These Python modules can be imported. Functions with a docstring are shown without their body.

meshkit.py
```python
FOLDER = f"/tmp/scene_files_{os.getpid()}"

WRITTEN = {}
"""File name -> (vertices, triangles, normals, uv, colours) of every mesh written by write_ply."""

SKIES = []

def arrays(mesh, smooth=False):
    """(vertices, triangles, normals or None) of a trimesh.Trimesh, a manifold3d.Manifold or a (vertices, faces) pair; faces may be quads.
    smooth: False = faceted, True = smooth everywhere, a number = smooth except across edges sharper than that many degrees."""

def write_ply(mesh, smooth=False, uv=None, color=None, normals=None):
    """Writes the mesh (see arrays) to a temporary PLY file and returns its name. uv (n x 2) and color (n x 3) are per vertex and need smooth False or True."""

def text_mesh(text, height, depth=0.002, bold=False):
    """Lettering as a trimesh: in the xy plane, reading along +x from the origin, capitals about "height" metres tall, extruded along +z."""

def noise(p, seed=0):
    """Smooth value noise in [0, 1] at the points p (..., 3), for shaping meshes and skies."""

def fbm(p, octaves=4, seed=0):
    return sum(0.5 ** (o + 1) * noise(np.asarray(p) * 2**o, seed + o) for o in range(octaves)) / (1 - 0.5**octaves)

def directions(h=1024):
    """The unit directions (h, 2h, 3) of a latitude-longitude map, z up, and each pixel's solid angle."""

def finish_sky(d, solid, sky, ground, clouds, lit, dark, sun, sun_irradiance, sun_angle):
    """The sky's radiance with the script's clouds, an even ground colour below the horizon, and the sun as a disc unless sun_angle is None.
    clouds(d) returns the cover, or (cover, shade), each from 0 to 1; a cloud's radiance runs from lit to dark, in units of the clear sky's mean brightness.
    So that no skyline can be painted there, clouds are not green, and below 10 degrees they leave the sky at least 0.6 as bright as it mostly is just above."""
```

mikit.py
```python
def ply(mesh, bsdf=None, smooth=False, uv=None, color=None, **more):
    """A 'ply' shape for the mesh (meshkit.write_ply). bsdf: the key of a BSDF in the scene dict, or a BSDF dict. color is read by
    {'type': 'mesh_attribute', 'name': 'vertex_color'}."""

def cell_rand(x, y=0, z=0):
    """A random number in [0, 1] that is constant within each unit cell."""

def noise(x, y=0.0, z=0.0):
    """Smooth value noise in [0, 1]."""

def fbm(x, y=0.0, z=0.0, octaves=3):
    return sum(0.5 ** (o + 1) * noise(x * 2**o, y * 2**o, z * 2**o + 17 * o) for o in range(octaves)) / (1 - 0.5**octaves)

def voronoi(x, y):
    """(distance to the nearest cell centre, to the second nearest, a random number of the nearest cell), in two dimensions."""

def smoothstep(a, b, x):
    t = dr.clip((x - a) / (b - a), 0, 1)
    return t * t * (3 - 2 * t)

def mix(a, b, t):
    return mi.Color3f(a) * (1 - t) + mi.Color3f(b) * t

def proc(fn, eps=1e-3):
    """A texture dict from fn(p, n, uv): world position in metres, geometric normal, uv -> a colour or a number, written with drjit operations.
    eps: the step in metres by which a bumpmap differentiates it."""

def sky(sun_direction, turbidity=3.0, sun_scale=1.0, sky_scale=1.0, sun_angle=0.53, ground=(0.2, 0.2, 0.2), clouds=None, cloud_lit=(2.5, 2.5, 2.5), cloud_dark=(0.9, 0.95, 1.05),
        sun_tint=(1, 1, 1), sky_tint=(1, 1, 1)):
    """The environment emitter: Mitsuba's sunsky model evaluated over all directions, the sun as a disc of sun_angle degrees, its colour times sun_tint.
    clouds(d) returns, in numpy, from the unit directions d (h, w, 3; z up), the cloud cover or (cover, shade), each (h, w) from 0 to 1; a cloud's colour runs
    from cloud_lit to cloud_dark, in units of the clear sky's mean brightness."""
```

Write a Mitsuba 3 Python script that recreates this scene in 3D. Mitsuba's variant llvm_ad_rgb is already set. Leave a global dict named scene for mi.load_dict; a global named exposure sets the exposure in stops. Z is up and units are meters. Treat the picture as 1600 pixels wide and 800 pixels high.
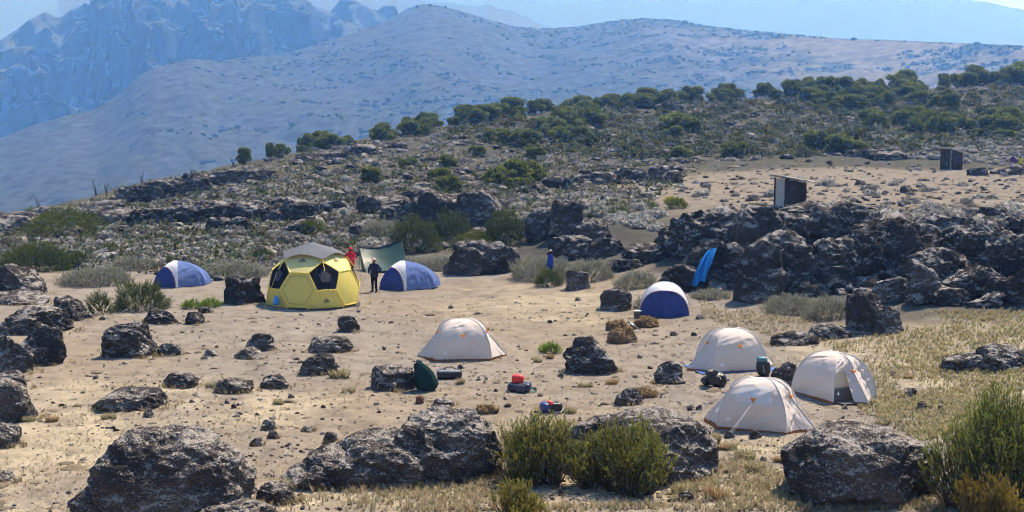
import math, random
import numpy as np, trimesh, drjit as dr, mitsuba as mi, mikit, meshkit
import manifold3d as m3
from scipy.interpolate import RBFInterpolator
from scipy.ndimage import map_coordinates

T = mi.ScalarTransform4f
rng = np.random.default_rng(7)
random.seed(7)
scene, labels = {}, {}

# ---------------------------------------------------------------- camera, sky, exposure
CH, F, HZ = 9.2, 2198.0, 166.0            # eye height above the camp, focal length and true horizon for a 1600 px wide picture
PITCH = math.atan((400 - HZ) / F)
exposure = 2.5
scene['camera'] = {'type': 'perspective', 'fov': math.degrees(2 * math.atan(800 / F)), 'fov_axis': 'x', 'near_clip': 0.1, 'far_clip': 30000.0,
                   'to_world': T().look_at(origin=[0, 0, CH], target=[0, math.cos(PITCH), CH - math.sin(PITCH)], up=[0, 0, 1]),
                   'medium': {'type': 'ref', 'id': 'haze_medium'}}
SUN_EL, SUN_AZ = math.radians(57), math.radians(38)
sun = [math.cos(SUN_EL) * math.sin(SUN_AZ), math.cos(SUN_EL) * math.cos(SUN_AZ), math.sin(SUN_EL)]
scene['sky'] = mikit.sky(sun, turbidity=3.0, sky_scale=0.66, sun_tint=(1.0, 1.045, 1.20))
HAZE = 2.1e-4
scene['haze_medium'] = {'type': 'homogeneous', 'albedo': {'type': 'rgb', 'value': [0.93, 0.95, 0.995]},
                        'sigma_t': {'type': 'rgb', 'value': [0.29 * HAZE, 0.76 * HAZE, 1.95 * HAZE]}, 'phase': {'type': 'hg', 'g': 0.35}}
labels['haze_medium'] = {'kind': 'stuff'}

# ---------------------------------------------------------------- helpers
def numbered(name):
    if name not in scene and name not in things: return name
    k = 1
    while f'{name}_{k:03d}' in scene or f'{name}_{k:03d}' in things: k += 1
    return f'{name}_{k:03d}'
things = set()
def say(key, label=None, cat=None, group=None, kind=None):
    d = {}
    for a, b in (('label', label), ('category', cat), ('group', group), ('kind', kind)):
        if b: d[a] = b
    labels[key] = d
def thing(name, label, cat, group=None):
    key = numbered(name); things.add(key); say(key, label, cat, group); return key
def part(parent, name, mesh, bsdf, smooth=False, color=None, **more):
    base, k = f'{parent}__{name}', 0
    key = base
    while key in scene:
        k += 1; key = f'{base}_{k:03d}'
    scene[key] = mikit.ply(mesh, bsdf, smooth=smooth, color=color, **more)
    return key
def solo(name, mesh, bsdf, label, cat, group=None, smooth=False, color=None):
    key = numbered(name); scene[key] = mikit.ply(mesh, bsdf, smooth=smooth, color=color); say(key, label, cat, group); return key
def struct(name, mesh, bsdf, smooth=True, color=None):
    scene[name] = mikit.ply(mesh, bsdf, smooth=smooth, color=color); say(name, kind='structure'); return name
def stuff(name, mesh, bsdf, label, smooth=False, color=None):
    scene[name] = mikit.ply(mesh, bsdf, smooth=smooth, color=color); say(name, label, None, None, 'stuff')
    return name
def flat_color(mesh, c):
    v = mesh[0] if isinstance(mesh, tuple) else mesh.vertices
    return np.tile(np.asarray(c, float), (len(v), 1))
def sstep(a, b, x):
    t = np.clip((x - a) / (b - a), 0, 1); return t * t * (3 - 2 * t)
def fbm2(x, y, s, octv=4, seed=0):
    return meshkit.fbm(np.stack([x * s, y * s, np.zeros_like(x) + seed * 3.7], -1), octv, seed)
def ray(px, py):
    px, py = np.asarray(px, float), np.asarray(py, float)
    a, b = (px - 800) / F, (400 - py) / F
    c, s = math.cos(PITCH), math.sin(PITCH)
    return np.stack([a, c + b * s, -s + b * c], -1)
def joined(ms):
    vs, fs, n = [], [], 0
    for v, f in ms:
        vs.append(np.asarray(v)); fs.append(np.asarray(f) + n); n += len(v)
    return np.vstack(vs), np.vstack(fs)

ONES = 'first second third fourth fifth sixth seventh eighth ninth tenth eleventh twelfth thirteenth fourteenth fifteenth sixteenth seventeenth eighteenth nineteenth'.split()
def nth(k):
    """first, second, ... twenty-third, in words."""
    return ONES[k] if k < 19 else 'twentieth' if k == 19 else 'twenty-' + ONES[k - 20]
def order_of(xs):
    out = [0] * len(xs)
    for n, i in enumerate(sorted(range(len(xs)), key=lambda i: xs[i])): out[i] = n
    return out

# ---------------------------------------------------------------- terrain: a height for every azimuth and distance
ctrl = [  # (px, py, horizontal depth in m) read off the photograph
    (0, 800, 31.9), (800, 800, 31.9), (1600, 800, 31.9), (0, 620, 44.6), (400, 620, 44.6), (800, 620, 44.6), (1200, 620, 44.6), (1600, 620, 44.2),
    (0, 500, 60.5), (400, 480, 64.4), (800, 480, 64.4), (1100, 500, 60.5), (1350, 540, 53.5), (1600, 545, 51),
    (0, 400, 88), (200, 400, 86.8), (420, 400, 86.8), (660, 400, 86.8), (850, 415, 81.5), (950, 425, 78.2), (1140, 455, 68.5), (1300, 480, 62), (1450, 482, 59), (1600, 470, 59),
    (0, 360, 112), (300, 355, 108), (500, 355, 103), (700, 350, 102), (860, 340, 99), (950, 340, 91.6), (1040, 395, 77), (1120, 350, 84), (1232, 334, 84), (1350, 345, 76), (1450, 342, 76), (1600, 345, 71.5),
    (0, 345, 130), (150, 305, 140), (300, 310, 125), (450, 300, 125), (600, 300, 125), (850, 290, 130), (1000, 300, 112), (1000, 265, 150), (1200, 285, 120), (1300, 245, 165), (1485, 266, 151), (1600, 300, 108), (1600, 245, 165),
    (200, 290, 152), (400, 250, 180), (500, 230, 200), (600, 260, 150), (700, 240, 175), (700, 193, 230), (850, 240, 170), (900, 168, 250), (1000, 210, 200), (1100, 155, 270), (1300, 142, 280), (1300, 185, 220), (1450, 175, 230), (1600, 122, 290), (1600, 185, 225)]
cp, cz = [], []
for px, py, Y in ctrl:
    d = ray(px, py); k = Y / d[1]
    cp.append((math.atan2(d[0], d[1]), math.log(math.hypot(d[0], d[1]) * k))); cz.append(CH + d[2] * k)
cp, cz = np.array(cp), np.array(cz)
AZ0, AZ1, LR0, LR1 = -0.40, 0.40, math.log(24.0), math.log(330.0)
ga, gl = np.meshgrid(np.linspace(AZ0, AZ1, 81), np.linspace(LR0, LR1, 161), indexing='ij')
sc_ = np.array([2.2, 1.0])
gz = RBFInterpolator(cp * sc_, cz, kernel='linear', smoothing=0.02, neighbors=None)(np.stack([ga.ravel(), gl.ravel()], -1) * sc_).reshape(ga.shape)
from scipy.ndimage import gaussian_filter
gz = gaussian_filter(gz, (1.5, 1.5))
crest_px = np.array([-300, 0, 200, 400, 500, 700, 900, 1100, 1300, 1600, 1900]); crest_r = np.array([120, 132, 153, 182, 202, 231, 251, 272, 285, 308, 330.])
crest_az = np.arctan((crest_px - 800) / F)
def rocky(x, y):
    """1 where the ground is rough lava and heath, 0 on the trodden camp, the plateau and the grass."""
    r, az = np.hypot(x, y), np.arctan2(x, y)
    n = (fbm2(x, y, 0.06, 3, 5) - 0.5) * 16
    edge = np.interp(az, [-0.40, -0.24, -0.1, 0.0, 0.06, 0.12, 0.2, 0.36], [86, 84, 86, 84, 80, 72, 64, 60])
    m = sstep(-4, 6, r - edge + n)
    px0, py0 = 36.0, 117.0                                            # the bare plateau with the huts
    pl = sstep(1.15, 0.8, np.hypot((x - px0 - (y - py0) * 0.22) / 30.0, (y - py0) / 33.0) + n * 0.012)
    return m * (1 - pl), pl
def ground(x, y, fine=True):
    x, y = np.asarray(x, float), np.asarray(y, float)
    r, az = np.hypot(x, y) + 1e-6, np.arctan2(x, y)
    rc = np.interp(az, crest_az, crest_r)
    rr = np.minimum(r, rc)
    i = (np.clip(az, AZ0, AZ1) - AZ0) / (AZ1 - AZ0) * 80; j = np.clip((np.log(rr) - LR0) / (LR1 - LR0), 0, 1) * 160
    z = map_coordinates(gz, [i.ravel(), j.ravel()], order=1, mode='nearest').reshape(r.shape)
    z = z + 7.5 * np.clip(1 - r / 30.0, 0, 1) ** 1.4
    over = np.clip(r - rc, 0, None)
    z = z - np.where(over < 20, over ** 2 / 80, 5 + (over - 20) * 0.33) * (over > 0)
    z = np.maximum(z, -120 + 0 * z)
    if fine:
        rk, pl = rocky(x, y)
        z = z + (fbm2(x, y, 0.35, 3, 1) - 0.5) * 0.22 + (fbm2(x, y, 1.7, 3, 2) - 0.5) * 0.12 + pl * (fbm2(x, y, 0.6, 3, 3) - 0.5) * 0.35
        bump = fbm2(x, y, 0.16, 4, 9)
        z = z + rk * ((bump - 0.5) * 1.3 * sstep(60, 110, r) + np.abs(fbm2(x, y, 0.45, 3, 11) - 0.5) * 0.9 - 0.15)
    return z
def hit(px, py):
    """Where the ray through a pixel of the photograph meets the ground."""
    px, py = np.atleast_1d(np.asarray(px, float)), np.atleast_1d(np.asarray(py, float))
    d = ray(px, py); h = np.hypot(d[:, 0], d[:, 1])
    out = np.zeros((len(px), 3))
    rs = 1 / np.linspace(1 / 24.0, 1 / 340.0, 900)
    for a in range(0, len(px), 400):
        k = rs[None] / h[a:a + 400, None]
        X, Y, Z = d[a:a + 400, None, 0] * k, d[a:a + 400, None, 1] * k, CH + d[a:a + 400, None, 2] * k
        below = Z < ground(X, Y, False)
        first = np.where(below.any(1), below.argmax(1), 899)
        out[a:a + 400] = np.stack([X, Y, Z], -1)[np.arange(len(first)), first]
    out[:, 2] = ground(out[:, 0], out[:, 1])
    return out
def spot(px, py):
    p = hit(px, py)[0]; return p, F / np.hypot(p[1], CH - p[2])        # point, pixels per metre there
# ---------------------------------------------------------------- materials
VC = {'type': 'mesh_attribute', 'name': 'vertex_color'}
fbm, noise, smooth_, mix = mikit.fbm, mikit.noise, mikit.smoothstep, mikit.mix
def rock_colour(p, n, uv):
    a = fbm(p.x * 0.9, p.y * 0.9, p.z * 0.9, 2); b = fbm(p.x * 5.0 + 9, p.y * 5.0, p.z * 5.0, 3); c = noise(p.x * 34, p.y * 34, p.z * 34)
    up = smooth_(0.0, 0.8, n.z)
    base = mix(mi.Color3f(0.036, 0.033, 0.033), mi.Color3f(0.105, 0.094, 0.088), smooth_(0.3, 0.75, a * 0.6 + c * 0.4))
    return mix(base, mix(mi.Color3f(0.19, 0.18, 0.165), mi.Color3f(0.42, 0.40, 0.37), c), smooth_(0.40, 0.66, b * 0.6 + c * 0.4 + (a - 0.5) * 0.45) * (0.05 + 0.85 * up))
def lava_colour(p, n, uv):
    a = fbm(p.x * 0.5, p.y * 0.5, p.z * 0.5, 2); b = fbm(p.x * 3.0 + 9, p.y * 3.0, p.z * 3.0, 3); c = noise(p.x * 21, p.y * 21, p.z * 21)
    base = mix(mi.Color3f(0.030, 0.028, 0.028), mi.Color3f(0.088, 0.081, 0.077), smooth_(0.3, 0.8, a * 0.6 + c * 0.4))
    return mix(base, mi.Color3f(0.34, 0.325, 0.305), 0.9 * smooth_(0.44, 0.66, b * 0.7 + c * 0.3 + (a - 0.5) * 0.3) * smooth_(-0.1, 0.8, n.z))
def rock_height(p, n, uv):
    return fbm(p.x * 6, p.y * 6, p.z * 6, 4) + 0.45 * dr.abs(noise(p.x * 19, p.y * 19, p.z * 19) - 0.5)
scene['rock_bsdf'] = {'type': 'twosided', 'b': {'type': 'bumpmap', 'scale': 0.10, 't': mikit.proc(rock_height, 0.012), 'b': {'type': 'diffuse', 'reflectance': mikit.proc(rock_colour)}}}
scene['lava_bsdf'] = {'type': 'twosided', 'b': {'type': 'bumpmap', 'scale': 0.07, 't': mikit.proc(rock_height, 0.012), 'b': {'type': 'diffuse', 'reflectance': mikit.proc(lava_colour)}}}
def ground_speck(p, n, uv):
    a = noise(p.x * 9, p.y * 9); b = fbm(p.x * 2.1, p.y * 2.1, 4.0, 3); c = noise(p.x * 31, p.y * 31)
    return dr.clip(0.62 * smooth_(0.70, 0.88, a * 0.5 + c * 0.5) + 0.35 * smooth_(0.42, 0.72, b), 0, 1)
def ground_height(p, n, uv):
    return fbm(p.x * 2.2, p.y * 2.2, 1.0, 4) + 0.25 * noise(p.x * 22, p.y * 22)
scene['ground_bsdf'] = {'type': 'twosided', 'b': {'type': 'bumpmap', 'scale': 0.2, 't': mikit.proc(ground_height, 0.02), 'b': {
    'type': 'blendbsdf', 'weight': mikit.proc(ground_speck), 'a': {'type': 'diffuse', 'reflectance': VC}, 'b': {'type': 'diffuse', 'reflectance': {'type': 'rgb', 'value': [0.13, 0.105, 0.085]}}}}}
scene['vc_bsdf'] = {'type': 'twosided', 'b': {'type': 'diffuse', 'reflectance': VC}}
scene['leaf_bsdf'] = {'type': 'principledthin', 'base_color': VC, 'roughness': 0.6, 'diff_trans': 0.9, 'spec_tint': 0.0, 'eta': 1.3}
scene['fabric_bsdf'] = {'type': 'principledthin', 'base_color': VC, 'roughness': 0.45, 'diff_trans': 0.34, 'eta': 1.4}
scene['satin_bsdf'] = {'type': 'twosided', 'b': {'type': 'principled', 'base_color': VC, 'roughness': 0.42, 'specular': 0.45}}
def wood_colour(p, n, uv):
    g = fbm(p.x * 14, p.y * 14, p.z * 1.6, 3); c = fbm(p.x * 2, p.y * 2, p.z * 2, 2)
    return mix(mi.Color3f(0.028, 0.024, 0.022), mi.Color3f(0.085, 0.068, 0.058), g * 0.6 + c * 0.4)
scene['wood_bsdf'] = {'type': 'twosided', 'b': {'type': 'diffuse', 'reflectance': mikit.proc(wood_colour)}}

# ---------------------------------------------------------------- the ground, one sheet all the way round
NC, NR = 520, 350
azs = np.concatenate([np.linspace(-math.pi, -0.47, 40)[:-1], np.linspace(-0.47, 0.47, NC), np.linspace(0.47, math.pi, 40)[1:]])
rs = np.concatenate([np.geomspace(0.4, 25, 24)[:-1], 1 / np.linspace(1 / 25.0, 1 / 345.0, NR), np.geomspace(345, 520, 14)[1:], [700, 1000, 2000, 4200, 9000]])
A, R = np.meshgrid(azs, rs, indexing='ij')
gx, gy = R * np.sin(A), R * np.cos(A)
zz = ground(gx, gy)
seam = sstep(math.pi, 1.2, np.abs(A))                                    # behind the camera the two ends of the sheet meet
zz = zz * seam + (7.5 * np.clip(1 - R / 30.0, 0, 1) ** 1.4 - 0.3 * np.clip(R - 130, 0, 390)) * (1 - seam)
def grid_faces(n, m):
    i, j = np.meshgrid(np.arange(n - 1), np.arange(m - 1), indexing='ij')
    a = (i * m + j).ravel(); return np.vstack([np.stack([a, a + m, a + m + 1], -1), np.stack([a, a + m + 1, a + 1], -1)])
def blobs(x, y, spots):
    """Soft patches round places of the camp: (px, py, metres across, metres deep)."""
    m = np.zeros_like(x)
    for px, py, a, b in spots:
        q, _ = spot(px, py); m = np.maximum(m, np.exp(-(((x - q[0]) / a) ** 2 + ((y - q[1]) / b) ** 2)))
    return m
def ground_tint(x, y):
    n1, n2, n3 = fbm2(x, y, 0.22, 4, 21), fbm2(x, y, 0.9, 3, 22), sstep(0.42, 0.62, fbm2(x, y, 0.10, 4, 23))
    rk, pl = rocky(x, y)
    dirt = np.array([0.292, 0.250, 0.194]) * (0.70 + 0.34 * n2[..., None] + 0.26 * fbm2(x, y, 3.1, 3, 24)[..., None])
    dirt = dirt + (np.array([0.268, 0.25, 0.222]) * (0.75 + 0.5 * n2[..., None]) - dirt) * 0.7 * n3[..., None]
    straw = np.array([0.415, 0.365, 0.262]) * (0.75 + 0.5 * n2[..., None])
    r = np.hypot(x, y)
    grass = blobs(x, y, [(1500, 530, 8, 9), (1330, 470, 5, 6), (650, 770, 7, 3.5), (1100, 760, 6, 3.5), (100, 690, 4, 6), (180, 610, 5, 4), (860, 480, 6, 9), (1180, 700, 3, 2), (60, 800, 5, 3), (1600, 600, 6, 5), (440, 640, 3, 4)])
    g = 0.85 * sstep(0.46, 0.70, n1 * 0.42 + grass * 0.30 + n2 * 0.30)
    c = dirt + (straw - dirt) * g[..., None]
    heath = np.array([0.098, 0.102, 0.086]) * (0.6 + 0.8 * n2[..., None])
    bare = (sstep(0.55, 0.70, n1) * sstep(190, 130, np.hypot(x, y)))[..., None]
    heath = heath + (np.array([0.205, 0.18, 0.145]) - heath) * bare * 0.5
    green = sstep(0.5, 0.68, fbm2(x, y, 0.12, 3, 31))[..., None]
    heath = heath + (np.array([0.13, 0.135, 0.085]) - heath) * green * 0.6
    c = c + (heath - c) * rk[..., None]
    lava = sstep(0.35, 0.7, blobs(x, y, [(1120, 405, 4.5, 5), (1200, 420, 4.5, 7), (1290, 415, 4.5, 7), (1380, 420, 4.5, 7), (1470, 420, 4.5, 7), (1560, 425, 4.5, 6), (1640, 430, 4.5, 6), (880, 385, 4.5, 4), (750, 415, 3, 3), (700, 350, 6, 5)]) + 0.5 * (n2 - 0.5))[..., None]
    c = c + (np.array([0.085, 0.08, 0.074]) * (0.6 + 0.8 * n2[..., None]) - c) * lava
    plc = np.array([0.275, 0.247, 0.204]) * (0.85 + 0.3 * n2[..., None])
    return c + (plc - c) * pl[..., None]
struct('ground', (np.stack([gx, gy, zz], -1).reshape(-1, 3), grid_faces(len(azs), len(rs))), 'ground_bsdf', True, ground_tint(gx, gy).reshape(-1, 3))

# ---------------------------------------------------------------- hills and mountains behind the valley
def curve(pts, px): return np.interp(px, [p[0] for p in pts], [p[1] for p in pts])
SC = 1.85                                                              # the ranges stand this much farther off than first measured
def range_mesh(px0, px1, n, m, sky_pts, y0, ytop, zbase, shape, back=14):
    """A mountain side: columns over the azimuth, rows from its foot to its crest and down behind it. shape(u, v, az) -> (height share, metres of push towards the valley)."""
    y0 = y0 * SC; ytop = (ytop[0], np.array(ytop[1]) * SC)
    px = np.linspace(px0, px1, n); az = np.arctan((px - 800) / F)
    yt = np.interp(px, *ytop); zt = CH + (HZ - curve(sky_pts, px)) / F * yt
    v = np.concatenate([np.linspace(0, 1, m), 1 + np.linspace(0.02, 0.5, back)])
    U, V = np.meshgrid(az, v, indexing='ij')
    share, push = shape(U, V)
    Y = y0 + (yt[:, None] - y0) * V
    X = np.tan(U) * Y
    Z = zbase + (zt[:, None] - zbase) * np.where(V <= 1, share, 1 - (V - 1) * 1.3)
    k = 1 - push / Y * np.sin(np.clip(V, 0, 1) * math.pi) ** 0.6
    return X * k, Y * k, Z
hill_sky = [(-400, 300), (-100, 250), (0, 217), (50, 197), (100, 182), (150, 172), (185, 150), (215, 124), (245, 106), (300, 92), (350, 96), (400, 88), (450, 84), (500, 70), (560, 52), (600, 38), (625, 24), (645, 14), (665, 9), (700, 14), (740, 26), (800, 43), (840, 47), (900, 44), (940, 37), (1000, 31), (1050, 33), (1100, 42), (1140, 47), (1200, 52), (1300, 62), (1400, 65), (1500, 69), (1600, 73), (1800, 84), (2100, 110)]
hill_top = ([-400, 0, 300, 650, 850, 1100, 1600, 2100], [760, 820, 950, 1180, 1250, 1150, 900, 800])
def hill_shape(U, V):
    x, y = U * 1000, V * 520
    gully = np.abs(fbm2(x + 0.45 * y, y * 0.45, 0.011, 4, 41) - 0.5) * 2
    rough = fbm2(x, y, 0.05, 3, 42) - 0.5
    w = np.sin(np.clip(V, 0, 1) * math.pi)
    return np.clip(V, 0, 1) ** 1.08 + w * ((gully - 0.3) * 0.10 + rough * 0.012) + (V > 0.9) * (fbm2(x, y, 0.2, 2, 43) - 0.5) * 0.008, (gully - 0.3) * 40 * SC
hx, hy, hz = range_mesh(-400, 2000, 480, 180, hill_sky, 430, hill_top, -126, hill_shape)
def hill_tint(x, y, z):
    x, y = x / SC, y / SC
    n1, n2, n3 = fbm2(x + y * 0.4, y * 0.5, 0.012, 5, 51), fbm2(x, y, 0.06, 4, 52), fbm2(x, y * 0.6, 0.022, 3, 53)
    right = sstep(60, 300, x + (y - 800) * 0.15)
    tan_, grey, dark = np.array([0.150, 0.135, 0.092]), np.array([0.038, 0.044, 0.030]), np.array([0.04, 0.05, 0.032])
    base = grey + (tan_ - grey) * (0.12 + 0.88 * right)[..., None]
    s = sstep(0.47, 0.56, n1 * 0.42 + n2 * 0.34 + fbm2(x * 0.5, y * 1.6, 0.03, 3, 55) * 0.24) * (0.5 + 0.42 * right)
    c = base + (dark - base) * s[..., None]
    return c * (0.35 + 1.3 * fbm2(x, y, 0.25, 3, 54)[..., None])
struct('hillside', (np.stack([hx, hy, hz], -1).reshape(-1, 3), grid_faces(*hx.shape)), 'vc_bsdf', True, hill_tint(hx, hy, hz).reshape(-1, 3))

crag_sky = [(-500, 150), (-100, 112), (0, 72), (30, 52), (60, 33), (80, 26), (95, 36), (103, 38), (130, 22), (143, 16), (149, 24), (158, -26), (190, -30), (198, 6), (206, 8), (215, -26), (300, -42), (368, -36), (380, 2), (393, 2), (402, -22), (440, -16), (478, 0), (500, 14), (520, 21), (535, 9), (560, 10), (592, 19), (604, 11), (620, 14), (628, 34), (700, 90), (900, 150)]
def crag_shape(U, V):
    x, y = U * 1900, V * 600
    ribs = 1 - np.abs(fbm2(x * 1.0 + 0.3 * y, y * 0.35, 0.011, 4, 61) - 0.5) * 3.2
    ribs2 = 1 - np.abs(fbm2(x - 0.3 * y, y * 0.6, 0.035, 4, 62) - 0.5) * 2.4
    terr = V + 0.10 * (fbm2(x, y, 0.02, 3, 63) - 0.5)
    st = terr * 5; st = (np.floor(st) + sstep(0.25, 0.8, st - np.floor(st))) / 5
    w = np.sin(np.clip(V, 0, 1) * math.pi) ** 0.5
    g = np.clip(0.45 * V + 0.55 * st, 0, 1.0)
    g = np.where(V > 0.995, 1, g)
    return np.clip(g + w * ((ribs - 0.5) * 0.22 + (ribs2 - 0.5) * 0.035), 0, 1.02), ((ribs - 0.4) * 190 + (ribs2 - 0.4) * 22) * SC
gx2, gy2, gz2 = range_mesh(-500, 780, 400, 190, crag_sky, 1060, ([-500, 780], [1420, 1420]), -126, crag_shape)
P = np.stack([gx2, gy2, gz2], -1)
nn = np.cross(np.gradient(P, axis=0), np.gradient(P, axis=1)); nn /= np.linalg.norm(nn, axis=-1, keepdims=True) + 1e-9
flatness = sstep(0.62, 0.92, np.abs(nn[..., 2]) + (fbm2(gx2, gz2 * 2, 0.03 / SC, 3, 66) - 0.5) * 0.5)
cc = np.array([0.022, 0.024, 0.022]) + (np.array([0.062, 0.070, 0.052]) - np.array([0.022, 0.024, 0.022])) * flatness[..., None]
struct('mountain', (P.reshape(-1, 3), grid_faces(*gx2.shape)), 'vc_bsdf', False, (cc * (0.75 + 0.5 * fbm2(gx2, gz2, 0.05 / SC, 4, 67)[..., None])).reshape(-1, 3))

ridge_sky = [(100, -10), (480, -16), (560, -6), (640, 2), (700, 8), (750, 14), (763, 9), (776, 16), (800, 20), (840, 38), (865, 47), (900, 62), (1000, 90)]
def ridge_shape(U, V):
    x, y = U * 3000, V * 900
    return np.clip(V, 0, 1) + np.sin(np.clip(V, 0, 1) * math.pi) * (fbm2(x, y, 0.006, 4, 71) - 0.5) * 0.25, 0 * U
rx, ry, rz_ = range_mesh(100, 1000, 200, 70, ridge_sky, 1600, ([100, 1000], [2300, 2300]), -126, ridge_shape)
struct('distant_ridge', (np.stack([rx, ry, rz_], -1).reshape(-1, 3), grid_faces(*rx.shape)), 'vc_bsdf', True, np.tile([0.08, 0.075, 0.06], (rx.size, 1)))
far_sky = [(-1500, -10), (0, -14), (700, -16), (1000, -16), (1250, -14), (1380, -11), (1475, -1), (1500, 3), (1525, 5), (1560, 13), (1600, 20), (1750, 52), (2100, 110), (2600, 150)]
fx, fy, fz = range_mesh(-1500, 2500, 240, 60, far_sky, 2350, ([-1500, 2500], [3400, 3400]), -126, lambda U, V: (np.clip(V, 0, 1) + np.sin(np.clip(V, 0, 1) * math.pi) * (fbm2(U * 4000, V * 1900, 0.0016, 4, 72) - 0.5) * 0.15, 0 * U))
struct('distant_mountain', (np.stack([fx, fy, fz], -1).reshape(-1, 3), grid_faces(*fx.shape)), 'vc_bsdf', True, np.tile([0.07, 0.07, 0.06], (fx.size, 1)))

# the air over it all
scene['haze'] = {'type': 'cube', 'to_world': T().translate([0, 3000, 237]).scale([8000, 9500, 370]), 'bsdf': {'type': 'null'}, 'interior': {'type': 'ref', 'id': 'haze_medium'}}
say('haze', 'thin blue mountain air over the valley', None, None, 'stuff')
# ---------------------------------------------------------------- lava rocks
def rock(seed, sub=4, blocky=0.5, rough=1.0, flat=0.35, asp=(1, 1, 1)):
    """A boulder of unit half-axes: an ico sphere with sheared-off sides and ridged relief, its foot flattened."""
    r = np.random.default_rng(seed)
    m = trimesh.creation.icosphere(subdivisions=sub); v = np.array(m.vertices)
    p = 2.0 + 2.4 * blocky
    v = v / (np.abs(v) ** p).sum(1, keepdims=True) ** (1 / p)
    for _ in range(2 + int(9 * blocky)):
        n = r.normal(size=3); n[2] = abs(n[2]) * 0.7; n /= np.linalg.norm(n); d = r.uniform(0.62, 0.95)
        over = np.clip(v @ n - d, 0, None); v = v - over[:, None] * n * r.uniform(0.7, 0.98)
    o = r.uniform(0, 90, 3); u = v / np.linalg.norm(v, axis=1, keepdims=True)
    g = v * np.asarray(asp) / np.prod(asp) ** (1 / 3); big = meshkit.fbm(g * 1.3 + o, 3, seed); rid = 1 - 2 * np.abs(meshkit.fbm(g * 2.4 + o + 7, 4, seed + 1) - 0.5)
    v = v * (1 + 0.55 * (big - 0.5) * rough + 0.42 * (rid - 0.72) * rough)[:, None]
    if sub >= 4:
        fine = np.abs(meshkit.fbm(g * 8 + o, 3, seed + 2) - 0.5)
        v = v + u * (0.10 * rough * (fine - 0.12))[:, None]
    low = v[:, 2] < -flat; v[low, 2] = -flat + (v[low, 2] + flat) * 0.25
    lo, hi = v.min(0), v.max(0)
    return (v - (lo + hi) / 2 * [1, 1, 0] - [0, 0, lo[2]]) / ((hi - lo) * [0.5, 0.5, 1.0]), np.array(m.faces)     # x, y in -1..1, z in 0..1
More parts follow.
